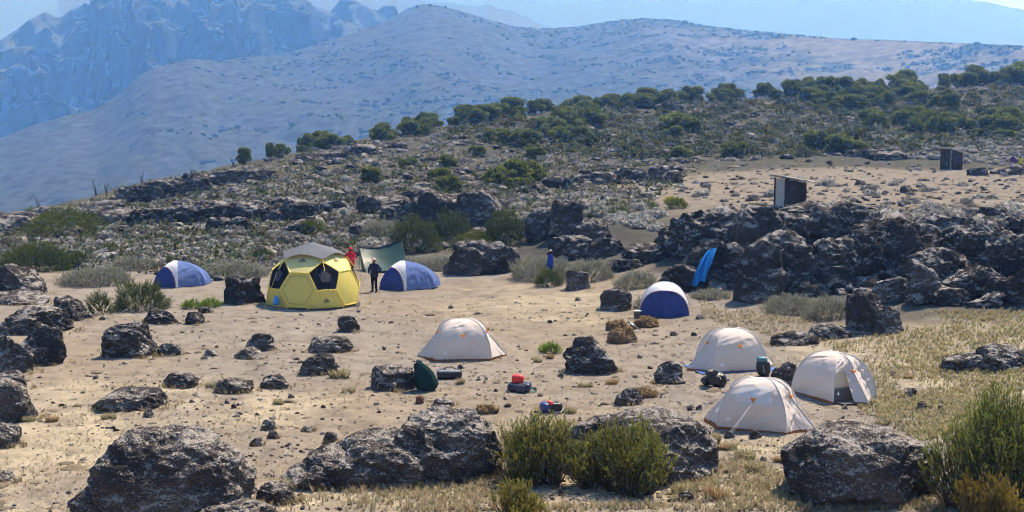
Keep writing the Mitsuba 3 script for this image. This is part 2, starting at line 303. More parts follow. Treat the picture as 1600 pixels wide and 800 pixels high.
def place(mesh, at, size, rz=0.0, tilt=0.0):
    v, f = mesh; v = v * size
    c, s = math.cos(tilt), math.sin(tilt); v = v @ np.array([[c, 0, -s], [0, 1, 0], [s, 0, c]]).T
    c, s = math.cos(rz), math.sin(rz); v = v @ np.array([[c, -s, 0], [s, c, 0], [0, 0, 1]]).T
    return v + at, f
def rock_at(px, py, w, h, seed, sub=4, blocky=0.5, rough=1.0, deep=0.8, rz=0.0):
    """A boulder whose foot and outline were read off the photograph: middle, foot, width and height in pixels of the 1600 px picture."""
    q, s = spot(px, py); a, b = w / s / 2, max(h / s, 0.12)
    d = a * deep
    b2 = max((h / s) - 0.16 * d, 0.4 * h / s)
    q = q + np.array([q[0], q[1], 0]) / q[1] * d * 0.75
    q[2] = ground(q[0], q[1]) - 0.12 * b2
    return place(rock(seed, sub, blocky, rough, asp=(a, d, max(b2 * 0.8, 0.3 * a))), q, [a, d, b2 * 1.14], rz)
big = [  # px, foot, width, height, subdivisions, blocky, label
    (262, 822, 292, 150, 6, 0.08, 'largest round lichen grey boulder, in the bottom left foreground'),
    (358, 836, 140, 52, 5, 0.5, 'pale grey slab at the bottom edge in front of the largest round boulder'),
    (1348, 794, 256, 122, 6, 0.22, 'broad dark boulder with a green herb on its face beside the bottom right bush'),
    (1000, 752, 250, 112, 6, 0.15, 'long sloping lichen boulder half hidden behind the middle foreground bush'),
    (207, 560, 94, 58, 5, 0.7, 'blocky overhanging dark boulder standing alone on the dirt left of the camp'),
    (264, 557, 40, 22, 4, 0.4, 'low rough rock leaning against the right foot of the blocky overhanging boulder'),
    (250, 507, 62, 24, 4, 0.4, 'low dark rock just behind the blocky overhanging boulder'),
    (305, 507, 32, 20, 4, 0.1, 'small rounded grey rock left of the squared rock by the yellow tent'),
    (320, 491, 22, 12, 3, 0.4, 'small rock beside the bright green herbs'),
    (381, 477, 68, 46, 5, 0.9, 'squared dark rock left of the yellow dome tent'),
    (407, 548, 46, 30, 4, 0.5, 'lichen speckled rock below the yellow dome tent, upper of two'),
    (390, 562, 46, 19, 4, 0.6, 'flat dark rock below the yellow dome tent, lower of two'),
    (545, 519, 34, 27, 4, 0.5, 'small upright rock on the bare dirt below the right edge of the yellow tent'),
    (516, 551, 76, 27, 4, 0.2, 'flat brown rock behind the whitish speckled rock in the middle of the dirt'),
    (498, 586, 62, 36, 5, 0.5, 'whitish speckled rock in the middle of the dirt, left of the green duffel bag'),
    (613, 611, 76, 40, 5, 0.8, 'blocky dark rock that the green bag leans against'),
    (430, 608, 46, 22, 4, 0.5, 'dark rock at the right end of the low rubble left of the green bag'),
    (366, 616, 64, 26, 4, 0.3, 'low grass grown rubble rock left of the whitish speckled rock'),
    (281, 607, 60, 24, 4, 0.6, 'low flat dark rock on the dirt between the two left hand mounds'),
    (202, 643, 118, 34, 5, 0.3, 'long low mossy rock on the dirt above the largest round boulder'),
    (922, 586, 86, 62, 5, 0.35, 'tall dark boulder with a grassy skirt in the middle of the camp'),
    (962, 486, 52, 40, 5, 0.1, 'pointed rock with grey cushions left of the blue and white tent by the outcrop'),
    (904, 455, 42, 32, 5, 0.7, 'light brown angular rock at the end of the sage thicket by the path'),
    (1044, 601, 46, 36, 5, 0.3, 'grey brown rock left of the black bags by the beige tents'),
    (982, 633, 44, 28, 4, 0.2, 'small rubble rock on the dirt right of the tall dark boulder'),
    (1226, 606, 44, 40, 4, 0.6, 'brown rock between the two right hand beige tents'),
    (1356, 520, 74, 66, 5, 0.6, 'tall dark rock at the near edge of the outcrop above the dry grass slope'),
    (1388, 522, 50, 44, 5, 0.5, 'smaller dark rock joined to the right of the tall rock above the dry grass slope'),
    (1240, 540, 76, 24, 4, 0.3, 'long low rubble rock behind the back right beige tent'),
    (1298, 530, 70, 24, 4, 0.3, 'low rubble rock reaching to the tall dark rock above the grass'),
    (1508, 580, 76, 28, 5, 0.3, 'left half of the low dark rock ridge on the dry grass slope'),
    (1572, 580, 90, 40, 5, 0.4, 'right half of the low dark rock ridge on the dry grass slope'),
    (18, 660, 80, 66, 5, 0.5, 'big grey rock at the left edge, lowest of the left hand pile'),
    (2, 702, 60, 40, 5, 0.5, 'lichen rock at the left edge below the left hand pile'),
    (4, 758, 40, 22, 4, 0.4, 'small rock at the left edge level with the largest round boulder'),
    (14, 588, 76, 66, 5, 0.6, 'steep dark rock at the left edge in the middle of the left hand pile'),
    (66, 572, 76, 70, 5, 0.4, 'dark jagged rock at the right side of the left hand pile'),
    (52, 522, 118, 46, 5, 0.5, 'long grey topped rock across the left hand pile'),
    (110, 502, 66, 42, 5, 0.7, 'dark square rock at the upper right of the left hand pile'),
    (28, 462, 88, 52, 5, 0.4, 'round backed dark boulder crowning the left hand pile'),
    (30, 478, 110, 26, 4, 0.5, 'flat ledge rock under the round backed boulder of the left hand pile'),
    (12, 612, 60, 30, 4, 0.5, 'low rock at the left edge under the steep dark rock'),
    (420, 674, 22, 17, 3, 0.5, 'small dark rock, upper of a pair on the dirt above the long lichen slab'),
    (427, 686, 18, 14, 3, 0.4, 'small dark rock, lower of a pair on the dirt above the long lichen slab'),
    (481, 674, 22, 11, 3, 0.6, 'small flat dark rock right of the pair above the long lichen slab'),
    (400, 698, 20, 15, 3, 0.3, 'small rounded rock right of the largest round boulder'),
    (516, 694, 24, 18, 4, 0.2, 'round black rock behind the left end of the long lichen slab'),
    (690, 636, 40, 15, 4, 0.5, 'rough rock at the very top of the long lichen slab'),
    (430, 792, 66, 34, 4, 0.9, 'flat grey angular stone in the grass beside the largest round boulder'),
    (1072, 785, 26, 16, 3, 0.4, 'small dark rock in the dry grass right of the middle foreground bush'),
]
for k, (px, py, w, h, sub, bl, lab) in enumerate(big):
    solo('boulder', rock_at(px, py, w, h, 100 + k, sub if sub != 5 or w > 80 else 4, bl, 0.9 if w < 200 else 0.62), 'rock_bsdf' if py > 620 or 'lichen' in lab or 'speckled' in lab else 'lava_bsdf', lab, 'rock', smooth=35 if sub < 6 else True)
slab = [rock_at(698, 752, 180, 112, 301, 6, 0.2, 0.7), rock_at(610, 758, 190, 86, 304, 5, 0.1, 0.7), rock_at(550, 762, 170, 66, 302, 5, 0.1, 0.7), rock_at(495, 765, 110, 40, 303, 5, 0.1, 0.7)]
solo('boulder', joined(slab), 'rock_bsdf', 'long lichen grey slab of rock rising to the right in the foreground grass', 'rock', smooth=True)

# the outcrop on the right and the ledges behind the camp: every lump one can tell apart is a rock of its own
outcrop = [(1115, 402, 150, 80), (1180, 398, 90, 72), (1056, 398, 66, 40), (1010, 412, 80, 34), (975, 425, 60, 22), (1070, 456, 76, 42), (1108, 450, 70, 70), (1150, 445, 80, 64), (1195, 470, 90, 92), (1245, 458, 90, 80), (1215, 425, 90, 60),
           (1275, 350, 110, 36), (1240, 384, 100, 50), (1300, 388, 90, 72), (1345, 378, 80, 50), (1300, 450, 110, 80), (1360, 440, 130, 96), (1415, 432, 110, 90), (1440, 478, 56, 58), (1430, 395, 110, 60), (1480, 400, 100, 60), (1470, 450, 110, 60), (1535, 420, 110, 80),
           (1520, 462, 90, 46), (1580, 445, 90, 80), (1590, 395, 80, 60), (1572, 468, 80, 34), (1480, 478, 60, 26), (1390, 380, 90, 44), (1610, 475, 70, 60), (1620, 420, 80, 80), (1540, 370, 90, 30), (1330, 345, 60, 30), (1395, 470, 60, 40)]
rows = ['top' if py - h < 345 else 'foot' if py > 440 else 'middle' for px, py, w, h in outcrop]
for k, (px, py, w, h) in enumerate(outcrop):
    same = [i for i in range(len(outcrop)) if rows[i] == rows[k]]; n = order_of([outcrop[i][0] for i in same])[same.index(k)]
    lab = {0: 'broad domed lava lump at the left top of the big outcrop', 2: 'small round lava knob left of the domed top of the big outcrop', 6: 'dark lava lump that the blue cloth hangs over', 11: 'flat lava lump at the foot of the nearer hut',
           18: 'knobbly lava pillar standing out of the right end of the outcrop foot'}.get(k, f'{nth(n)} dark lava lump from the left along the {rows[k]} of the big outcrop')
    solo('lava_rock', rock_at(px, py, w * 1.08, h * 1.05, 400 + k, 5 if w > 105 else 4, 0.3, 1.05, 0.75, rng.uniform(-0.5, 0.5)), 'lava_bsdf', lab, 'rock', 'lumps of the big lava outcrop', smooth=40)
ledges = {'dark lava rock of the ledge behind the green shrubs': [(650, 364, 66, 56), (700, 362, 96, 62), (752, 358, 84, 54), (615, 350, 40, 26), (690, 330, 50, 22), (735, 318, 60, 18), (785, 372, 50, 30)],
          'dark lava rock of the outcrop behind the person in blue': [(848, 380, 56, 50), (885, 378, 54, 54), (925, 385, 60, 38), (900, 402, 70, 34), (945, 398, 60, 30), (875, 400, 40, 30), (830, 372, 40, 26)],
          'dark rock of the low outcrop between the sage thickets': [(727, 432, 50, 40), (765, 430, 58, 48), (790, 425, 46, 36), (745, 412, 50, 34), (708, 430, 30, 18)],
          'dark lava rock of the ledge along the left of the slope': [(10, 362, 70, 26), (60, 356, 60, 18), (190, 352, 70, 26), (240, 350, 66, 30), (290, 350, 70, 34), (335, 346, 70, 36), (385, 348, 70, 34), (430, 345, 60, 30), (470, 348, 60, 34), (520, 340, 46, 24), (575, 340, 40, 28), (160, 342, 60, 16), (345, 362, 50, 26), (380, 366, 44, 22), (470, 370, 50, 26), (565, 370, 40, 22), (610, 322, 60, 18), (660, 315, 60, 20)],
          'dark boulder in the row along the edge of the plateau': [(870, 292, 50, 22), (905, 292, 50, 26), (940, 290, 46, 24), (985, 286, 56, 26), (1030, 284, 44, 26), (1050, 288, 34, 20), (925, 300, 60, 14), (830, 300, 50, 16)],
          'dark rock by the far hut on the plateau': [(1528, 275, 32, 13), (1588, 273, 46, 16), (1560, 272, 26, 8), (1385, 250, 60, 16), (1340, 248, 40, 14)]}
k = 0
for lab, spots_ in ledges.items():
    for px, py, w, h in spots_:
        k += 1
        full = f'{nth(order_of([t[0] for t in spots_])[spots_.index((px, py, w, h))])} {lab[5:]}'.replace('rock ', 'rock from the left ', 1).replace('boulder ', 'boulder from the left ', 1)
        solo('ledge_rock', rock_at(px, py, w * 1.1, h * 1.1, 500 + k, 4 if w > 52 else 3, 0.3, 0.85, 0.6, rng.uniform(-0.4, 0.4)), 'lava_bsdf', full, 'rock', lab.replace('dark', 'rocks:', 1), smooth=40)

# loose stones and rubble
lib3 = [rock(700 + i, 3, 0.5, 1.1) for i in range(8)]; lib2 = [rock(720 + i, 2, 0.6, 1.1) for i in range(10)]; lib1 = [rock(740 + i, 1, 0.5, 1.0) for i in range(8)]; lib0 = [rock(760 + i, 0, 0.4, 0.9) for i in range(8)]
def scatter(lib, P, S, tilt=0.3, squash=(0.75, 1.0), seed=1, tints=None, sink=0.12, rgen=None):
    """Copies of the library's meshes at the points P with the sizes S, all in one mesh (vertices, faces, colours)."""
    r = np.random.default_rng(seed); vs, fs, cs, n = [], [], [], 0
    which = r.integers(0, len(lib), len(P))
    for i, item in enumerate(lib):
        idx = np.nonzero(which == i)[0]
        if not len(idx): continue
        v, f = item[0], item[1]; k = len(idx)
        a = r.uniform(0, 6.283, k); sc = S[idx, None] * np.stack([np.ones(k), r.uniform(0.7, 1.1, k), r.uniform(*squash, k)], -1)
        w = v[None] * sc[:, None]
        c, s = np.cos(a)[:, None], np.sin(a)[:, None]
        w = np.stack([w[..., 0] * c - w[..., 1] * s, w[..., 0] * s + w[..., 1] * c, w[..., 2]], -1)
        tx, ty = r.normal(0, tilt, (2, k, 1)) * 0.5
        w[..., 0] += w[..., 2] * tx; w[..., 1] += w[..., 2] * ty
        w = w + (P[idx] - np.stack([0 * a, 0 * a, sink * S[idx]], -1))[:, None]
        vs.append(w.reshape(-1, 3)); fs.append((f[None] + (np.arange(k) * len(v))[:, None, None]).reshape(-1, 3) + n); n += k * len(v)
        if len(item) > 2:
            t = np.ones((k, 1, 3)) if tints is None else tints[idx][:, None]
            cs.append((item[2][None] * t).reshape(-1, 3))
    return np.vstack(vs), np.vstack(fs), (np.clip(np.vstack(cs), 0.001, 0.95) if cs else None)
def in_poly(n, poly, seed):
    """n ground points under a polygon of the photograph."""
    from shapely.geometry import Polygon
    from shapely import contains_xy
    r = np.random.default_rng(seed); g = Polygon(poly); x0, y0, x1, y1 = g.bounds; out = []
    while len(out) < n:
        q = r.uniform((x0, y0), (x1, y1), (n * 3, 2)); out += [t for t in q[contains_xy(g, q[:, 0], q[:, 1])]]
    q = np.array(out[:n]); return hit(q[:, 0], q[:, 1])
stones = [(656, 629, 14, 12), (1078, 640, 11, 8), (1065, 662, 18, 9), (1092, 640, 9, 8), (1027, 600, 10, 8), (1065, 600, 12, 8), (980, 531, 8, 5), (1085, 527, 10, 6), (1052, 526, 14, 7), (1093, 500, 12, 8), (903, 470, 9, 6), (1320, 639, 9, 7), (1350, 632, 8, 7), (1361, 634, 7, 6), (1380, 699, 9, 6),
          (300, 630, 9, 6), (355, 632, 9, 7), (366, 640, 9, 7), (372, 636, 7, 5), (232, 652, 16, 12), (190, 722, 12, 6), (240, 705, 9, 5), (330, 557, 20, 10), (560, 488, 8, 5), (600, 546, 7, 5), (622, 588, 8, 5), (720, 575, 9, 6), (750, 640, 10, 6), (775, 612, 8, 5), (845, 620, 10, 6), (836, 608, 7, 5), (1160, 645, 7, 5), (1180, 684, 20, 12), (1441, 642, 16, 14), (1422, 620, 20, 14), (1160, 558, 8, 5), (1110, 470, 8, 6), (150, 590, 12, 7), (300, 585, 8, 5), (705, 482, 9, 5), (860, 505, 9, 5), (455, 625, 10, 6), (505, 640, 9, 6), (1000, 560, 8, 6), (995, 625, 10, 6), (160, 500, 12, 6), (1395, 585, 12, 7), (1385, 660, 12, 8), (1470, 640, 10, 7)]
for k, (px, py, w, h) in enumerate(stones):
    q, s = spot(px, py); v, f = lib2[k % 10]
    solo('stone', place((v, f), q - [0, 0, 0.02], [w / s / 2, w / s / 2 * 0.9, h / s * 1.1], k * 1.3), 'rock_bsdf', 'fist to head sized dark stone lying loose on the camp dirt', 'stone', 'loose stones on the camp dirt')
camp_poly = [(0, 800), (0, 560), (230, 470), (420, 490), (700, 460), (960, 470), (1150, 480), (1400, 560), (1600, 600), (1600, 800)]
P = in_poly(9000, camp_poly, 5); P = P[fbm2(P[:, 0], P[:, 1], 0.16, 3, 88) + 0.12 * np.random.default_rng(2).normal(size=len(P)) > 0.45]; stuff('gravel', scatter(lib0, P, np.random.default_rng(5).gamma(1.2, 0.018, len(P)) + 0.011, seed=5)[:2], 'rock_bsdf', 'dark gravel and pebbles strewn over the camp dirt')
plateau_poly = [(1030, 300), (1080, 252), (1300, 248), (1600, 268), (1600, 335), (1300, 340), (1260, 345)]
P = in_poly(850, plateau_poly, 6); stuff('plateau_gravel', scatter(lib1, P, np.random.default_rng(6).gamma(1.1, 0.08, len(P)) + 0.04, seed=6)[:2], 'rock_bsdf', 'dark stones strewn over the bare plateau by the huts')
heath_poly = [(0, 350), (200, 296), (400, 256), (520, 232), (700, 200), (1000, 172), (1600, 130), (1600, 245), (1100, 248), (1040, 300), (960, 345), (900, 330), (800, 390), (560, 400), (330, 440), (0, 400)]
P = in_poly(2000, heath_poly, 8); stuff('lava_rubble', scatter(lib1, P, np.random.default_rng(8).gamma(2.0, 0.20, len(P)).clip(0, 0.75) + 0.1, squash=(0.5, 0.9), seed=8)[:2], 'lava_bsdf', 'broken dark lava rubble covering the slope behind the camp', True)
P = in_poly(420, [(1060, 395), (1120, 345), (1240, 345), (1600, 340), (1640, 470), (1440, 478), (1300, 455), (1180, 470), (1090, 450)], 9); stuff('outcrop_rubble', scatter(lib2, P, np.random.default_rng(9).gamma(2.2, 0.20, len(P)).clip(0, 1.0) + 0.1, squash=(0.6, 1.1), seed=9)[:2], 'lava_bsdf', 'broken dark lava between the lumps of the big outcrop', True)
P = np.vstack([in_poly(900, camp_poly, 51), in_poly(500, plateau_poly, 52)]); r = np.random.default_rng(53)
clods = [(v, f, np.clip(np.array([0.19, 0.16, 0.12]) * (0.6 + 0.8 * meshkit.fbm(v * 3, 2, 4)[:, None]), 0, 1)) for v, f in lib1]
m = scatter(clods, P, np.where(np.arange(len(P)) < 900, 0.06, 0.13) * r.gamma(2.2, 0.6, len(P)), squash=(0.25, 0.5), seed=54, tints=r.uniform(0.6, 1.35, (len(P), 1))); stuff('soil_clods', m[:2], 'vc_bsdf', 'brown soil clods and dead tussock stumps strewn over the bare ground', True, m[2])
# cliff band along the skyline on the left
band = []
for px, py, w, h in [(20, 352, 90, 26), (95, 338, 90, 26), (160, 326, 80, 26), (215, 312, 70, 30), (265, 303, 70, 32), (310, 296, 60, 34), (355, 284, 70, 28), (400, 276, 60, 24)]:
    band.append(rock_at(px, py + 4, w * 1.2, h, int(800 + px), 4, 0.7, 1.2, 0.5))
solo('cliff_band', joined(band), 'rock_bsdf', 'long dark cliff band on the skyline at the left above the valley', 'rock', smooth=40)
band = [rock_at(px, py, w * 1.2, h, int(900 + px), 4, 0.7, 1.2, 0.5) for px, py, w, h in [(480, 256, 50, 14), (520, 250, 60, 18), (565, 242, 60, 18), (610, 232, 50, 12)]]
solo('cliff_band', joined(band), 'rock_bsdf', 'short dark cliff band crossing the slope right of the skyline trees on the left', 'rock', smooth=40)
band = [rock_at(px, py, w * 1.2, h, int(950 + px), 4, 0.7, 1.2, 0.5) for px, py, w, h in [(930, 170, 40, 9), (970, 168, 50, 10), (1010, 166, 50, 11), (1045, 172, 40, 14)]]
solo('cliff_band', joined(band), 'rock_bsdf', 'small dark cliff band near the top of the slope below the crest trees', 'rock', smooth=40)
# ---------------------------------------------------------------- plants
def rand_dirs(n, r, up=0.0):
    d = r.normal(size=(n, 3)); d[:, 2] += up; return d / np.linalg.norm(d, axis=1, keepdims=True)
def leaves(P, size, cols, r, up=0.3, long=1.6):
    """One small leaf spray (a bent pair of triangles) at every point."""
    n = len(P); d = rand_dirs(n, r, up); t = np.cross(d, rand_dirs(n, r)); t /= np.linalg.norm(t, axis=1, keepdims=True) + 1e-9
    s = (size * r.uniform(0.6, 1.4, n))[:, None]; u = np.cross(d, t)
    a, b, c, e = P - t * s * 0.5, P + t * s * 0.5, P + d * s * long * 0.6 + u * s * 0.25 + t * s * 0.55, P + d * s * long - u * s * 0.1
    v = np.stack([a, b, c, e], 1).reshape(-1, 3); k = np.arange(n)[:, None] * 4
    return v, np.vstack([k + [0, 1, 2], k + [0, 2, 3]]), np.repeat(cols, 4, 0)
def tube(pts, rad, sides=6):
    pts = np.asarray(pts, float); rad = np.broadcast_to(rad, (len(pts),)); t = np.gradient(pts, axis=0); t /= np.linalg.norm(t, axis=1, keepdims=True) + 1e-12
    a = np.cross(t, np.where(np.abs(t[:, 2:]) < 0.9, [0, 0, 1.0], [1.0, 0, 0])); a /= np.linalg.norm(a, axis=1, keepdims=True) + 1e-12; b = np.cross(t, a)
    g = np.arange(sides) * 2 * np.pi / sides
    v = pts[:, None] + rad[:, None, None] * (np.cos(g)[None, :, None] * a[:, None] + np.sin(g)[None, :, None] * b[:, None])
    i, j = np.meshgrid(np.arange(len(pts) - 1), np.arange(sides), indexing='ij')
    q = np.stack([i * sides + j, i * sides + (j + 1) % sides, (i + 1) * sides + (j + 1) % sides, (i + 1) * sides + j], -1).reshape(-1, 4)
    n = len(pts) * sides
    v = np.vstack([v.reshape(-1, 3), pts[:1], pts[-1:]]); k = np.arange(sides)
    caps = np.vstack([np.stack([k * 0 + n, (k + 1) % sides, k], 1), np.stack([k * 0 + n + 1, n - 2 * 0 - sides + k, n - sides + (k + 1) % sides], 1)])
    return v, np.vstack([q[:, [0, 1, 2]], q[:, [0, 2, 3]], caps])
def make_tree(seed):
    """A tree heather one metre tall: leaning trunk, forked limbs, a broken crown of leaf clumps."""
    r = np.random.default_rng(seed); wood, tips = [], []
    for k in range(r.integers(2, 5)):
        a = r.uniform(0, 6.28); out = r.uniform(0.1, 0.32); h = r.uniform(0.35, 0.78)
        pts = np.array([[0, 0, -0.05], [out * 0.25 * math.cos(a), out * 0.25 * math.sin(a), h * 0.35], [out * 0.7 * math.cos(a), out * 0.7 * math.sin(a), h * 0.75], [out * math.cos(a), out * math.sin(a), h]])
        wood.append(tube(pts, [0.035, 0.026, 0.018, 0.008], 5)); tips.append(pts[-1])
    P, C = [], []
    lobes = [(t + r.normal(0, 0.05, 3), r.uniform(0.17, 0.27)) for t in tips for _ in range(2)] + [((r.uniform(-.45, .45), r.uniform(-.45, .45), r.uniform(0.08, 0.62)), r.uniform(0.10, 0.24)) for _ in range(13)]
    for c, rad in lobes:
        n = int(2300 * rad ** 1.6 * 1.6); d = rand_dirs(n, r, 0.35); q = np.array(c) + d * (rad * r.uniform(0.55, 1.08, n) ** 0.6)[:, None] * [1.1, 1.1, 0.92]
        P.append(q); tone = r.uniform(0.75, 1.25)
        C.append(np.array([0.115, 0.145, 0.045]) * tone * r.uniform(0.55, 1.5, n)[:, None] + np.array([0.09, 0.085, 0.0]) * (r.random(n) < 0.3)[:, None])
    P, C = np.vstack(P), np.vstack(C); P[:, 2] = np.maximum(P[:, 2], 0.06)
    return joined(wood), leaves(P, 0.052, C, r, 0.5, 1.5)
trees = [make_tree(40 + i) for i in range(6)]
bark = (0.07, 0.058, 0.05)
for i, (w, lf) in enumerate(trees):
    scene[f'heather_kind_{i}'] = {'type': 'shapegroup', 'trunk': mikit.ply(w, 'vc_bsdf', smooth=True, color=flat_color(w, bark)), 'crown': mikit.ply(lf[:2], 'leaf_bsdf', color=lf[2])}
def plant_tree(p, h, i, a, label, group, w=1.0):
    key = numbered('tree_heather')
    scene[key] = {'type': 'instance', 'g': {'type': 'ref', 'id': f'heather_kind_{i}'}, 'to_world': T().translate([float(x) for x in p]).rotate([0, 0, 1], float(a)).scale([float(h * w), float(h * w), float(h)])}
    say(key, label, 'tree', group)
cr = np.random.default_rng(12)
cpx = np.concatenate([cr.uniform(520, 1640, 80), cr.uniform(900, 1640, 40), [381, 237, 425, 440, 470, 478, 500, 512]])
crest_px2 = [0, 200, 300, 400, 500, 600, 700, 800, 900, 1000, 1100, 1300, 1450, 1600, 1700]; crest_py = [345, 290, 270, 250, 230, 211, 193, 181, 168, 161, 155, 142, 132, 122, 116]
P = hit(cpx, np.interp(cpx, crest_px2, crest_py) + cr.uniform(0.5, 9, len(cpx)))
for k, p in enumerate(P):
    right = np.interp(cpx[k], [200, 450, 900, 1600], [1.9, 2.3, 2.7, 4.0])
    lab, grp = (('dark tree heather on the skyline at the top right', 'tree heathers along the right of the crest') if cpx[k] > 1100 else ('small tree heather on the skyline of the dark slope', 'tree heathers along the middle of the crest') if cpx[k] > 480 else ('lone little tree heather on the skyline at the left', 'lone trees on the left of the crest'))
    plant_tree(p, right * cr.uniform(0.5, 1.2), int(cr.integers(6)), cr.uniform(0, 360), lab, grp, cr.uniform(0.95, 1.45) if cpx[k] > 480 else 0.8)
P = in_poly(330, [(870, 185), (1000, 168), (1300, 148), (1640, 125), (1640, 215), (1500, 222), (1440, 228), (1290, 242), (1150, 232), (1060, 220), (960, 236), (860, 228)], 13)
P = P[fbm2(P[:, 0], P[:, 1], 0.045, 3, 91) > 0.485][:175]
for p in P:
    plant_tree(p, cr.uniform(1.0, 3.2), int(cr.integers(6)), cr.uniform(0, 360), 'green tree heather in the thicket on the slope above the plateau', 'tree heathers on the slope above the plateau', cr.uniform(1.0, 1.7))
lone = [(925, 198, 3.4), (775, 222, 2.2), (800, 226, 2.4), (830, 230, 2.2), (760, 190, 2.4), (850, 205, 2.2), (700, 262, 1.6), (745, 245, 1.4), (575, 205, 2.2), (800, 285, 2.6), (775, 288, 2.0), (825, 283, 2.1), (1150, 243, 2), (690, 280, 1.5), (580, 285, 1.5), (640, 262, 1.3), (700, 300, 1.6), (835, 248, 1.6), (1060, 248, 2)]
for (px, py, h), o in zip(lone, order_of([t[0] for t in lone])):
    plant_tree(spot(px, py)[0], h, int(cr.integers(6)), cr.uniform(0, 360), f'{nth(o)} lone dark green bush from the left on the rocky slope below the crest', 'lone bushes on the rocky slope', 1.3)
# low scrub under and between the tree heathers, a mass nobody could count
P = in_poly(950, [(640, 206), (720, 196), (870, 178), (1000, 164), (1300, 144), (1640, 120), (1640, 232), (1440, 236), (1290, 246), (1150, 240), (1050, 244), (960, 246), (870, 240), (780, 226)], 25); r = np.random.default_rng(25)
bush = []
for k in range(5):
    d = rand_dirs(80, r, 0.5); d[:, 2] = np.abs(d[:, 2]); C = np.array([0.085, 0.10, 0.052]) * r.uniform(0.5, 1.4, (80, 1)) * r.uniform(0.8, 1.25); bush.append(leaves(d * [0.9, 0.9, 0.75] * (0.6 + 0.8 * meshkit.fbm(d * 2 + k * 9, 2, k)[:, None]), 0.24, C, r, 0.5, 1.4))
tt = np.array([[1, 1, 1], [1.35, 1.15, 0.9], [0.8, 0.85, 0.9], [1.9, 1.75, 2.2]])[r.integers(0, 4, len(P))]
m = scatter(bush, P, r.gamma(4, 0.19, len(P)) + 0.2, seed=26, squash=(0.6, 1.1), sink=0.05, tints=tt); stuff('slope_scrub', m[:2], 'leaf_bsdf', 'olive and grey scrub filling the slope between the tree heathers', color=m[2])
# burnt snags along the left skyline
for k, (px, h) in enumerate([(60, 1.3), (150, 1.5), (166, 1.2), (222, 1.3), (300, 1.1), (365, 1.2)]):
    p = hit(px, np.interp(px, crest_px2, crest_py) + 4)[0]; ms = []
    for _ in range(5):
        a, o = cr.uniform(0, 6.28), cr.uniform(0.1, 0.5)
        ms.append(tube(p + np.array([[0, 0, -0.2], [o * .3 * math.cos(a), o * .3 * math.sin(a), h * .5], [o * math.cos(a), o * math.sin(a), h * cr.uniform(.8, 1.2)]]), [0.035, 0.025, 0.012], 4))
    m = joined(ms); solo('dead_tree', m, 'vc_bsdf', 'bare burnt shrub trunk on the skyline at the left above the valley', 'tree', 'burnt snags along the left skyline', color=flat_color(m, (0.09, 0.08, 0.075)))

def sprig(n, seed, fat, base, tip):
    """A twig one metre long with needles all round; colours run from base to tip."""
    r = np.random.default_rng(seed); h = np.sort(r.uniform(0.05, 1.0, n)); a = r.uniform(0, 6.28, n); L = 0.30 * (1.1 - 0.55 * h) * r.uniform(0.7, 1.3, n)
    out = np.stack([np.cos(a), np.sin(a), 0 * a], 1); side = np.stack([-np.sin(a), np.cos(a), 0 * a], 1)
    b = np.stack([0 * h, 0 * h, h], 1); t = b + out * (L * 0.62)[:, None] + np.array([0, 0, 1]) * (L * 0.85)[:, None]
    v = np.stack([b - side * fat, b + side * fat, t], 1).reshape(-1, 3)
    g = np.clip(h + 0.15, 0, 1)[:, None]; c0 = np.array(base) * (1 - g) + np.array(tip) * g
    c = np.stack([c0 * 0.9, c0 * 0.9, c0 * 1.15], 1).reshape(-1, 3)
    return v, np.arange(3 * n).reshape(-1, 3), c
def oriented(lib, P, D, L, W, tints, seed):
    r = np.random.default_rng(seed); which = r.integers(0, len(lib), len(P)); vs, fs, cs, n = [], [], [], 0
    for i, (v, f, c) in enumerate(lib):
        k = np.nonzero(which == i)[0]
        if not len(k): continue
        z = D[k]; x = np.cross(z, rand_dirs(len(k), r)); x /= np.linalg.norm(x, axis=1, keepdims=True) + 1e-9; y = np.cross(z, x)
        w = P[k, None] + (x[:, None] * v[None, :, :1] + y[:, None] * v[None, :, 1:2]) * W[k, None, None] + z[:, None] * v[None, :, 2:] * L[k, None, None]
        vs.append(w.reshape(-1, 3)); fs.append((f[None] + (np.arange(len(k)) * len(v))[:, None, None]).reshape(-1, 3) + n); n += len(k) * len(v)
        cs.append(np.clip(c[None] * tints[k, None], 0.002, 0.9).reshape(-1, 3))
    return np.vstack(vs), np.vstack(fs), np.vstack(cs)
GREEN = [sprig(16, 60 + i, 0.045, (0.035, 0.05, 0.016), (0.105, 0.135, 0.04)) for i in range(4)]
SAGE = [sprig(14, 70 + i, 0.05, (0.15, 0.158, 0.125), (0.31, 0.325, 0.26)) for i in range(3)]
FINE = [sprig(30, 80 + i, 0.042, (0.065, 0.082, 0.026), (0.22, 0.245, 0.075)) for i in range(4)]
def dome(n, a, b, h, r, fill=0.35):
    """n points in a half dome (half-axes a, b and height h), mostly near its surface, with outward directions."""
    d = rand_dirs(n, r, 0.25); d[:, 2] = np.abs(d[:, 2]); q = d * (r.uniform(fill, 1, n) ** 0.5)[:, None]
    lump = 0.72 + 0.56 * meshkit.fbm(d * 2.2 + r.uniform(0, 50, 3), 2, 5); q = q * lump[:, None]
    return q * [a, b, h], d
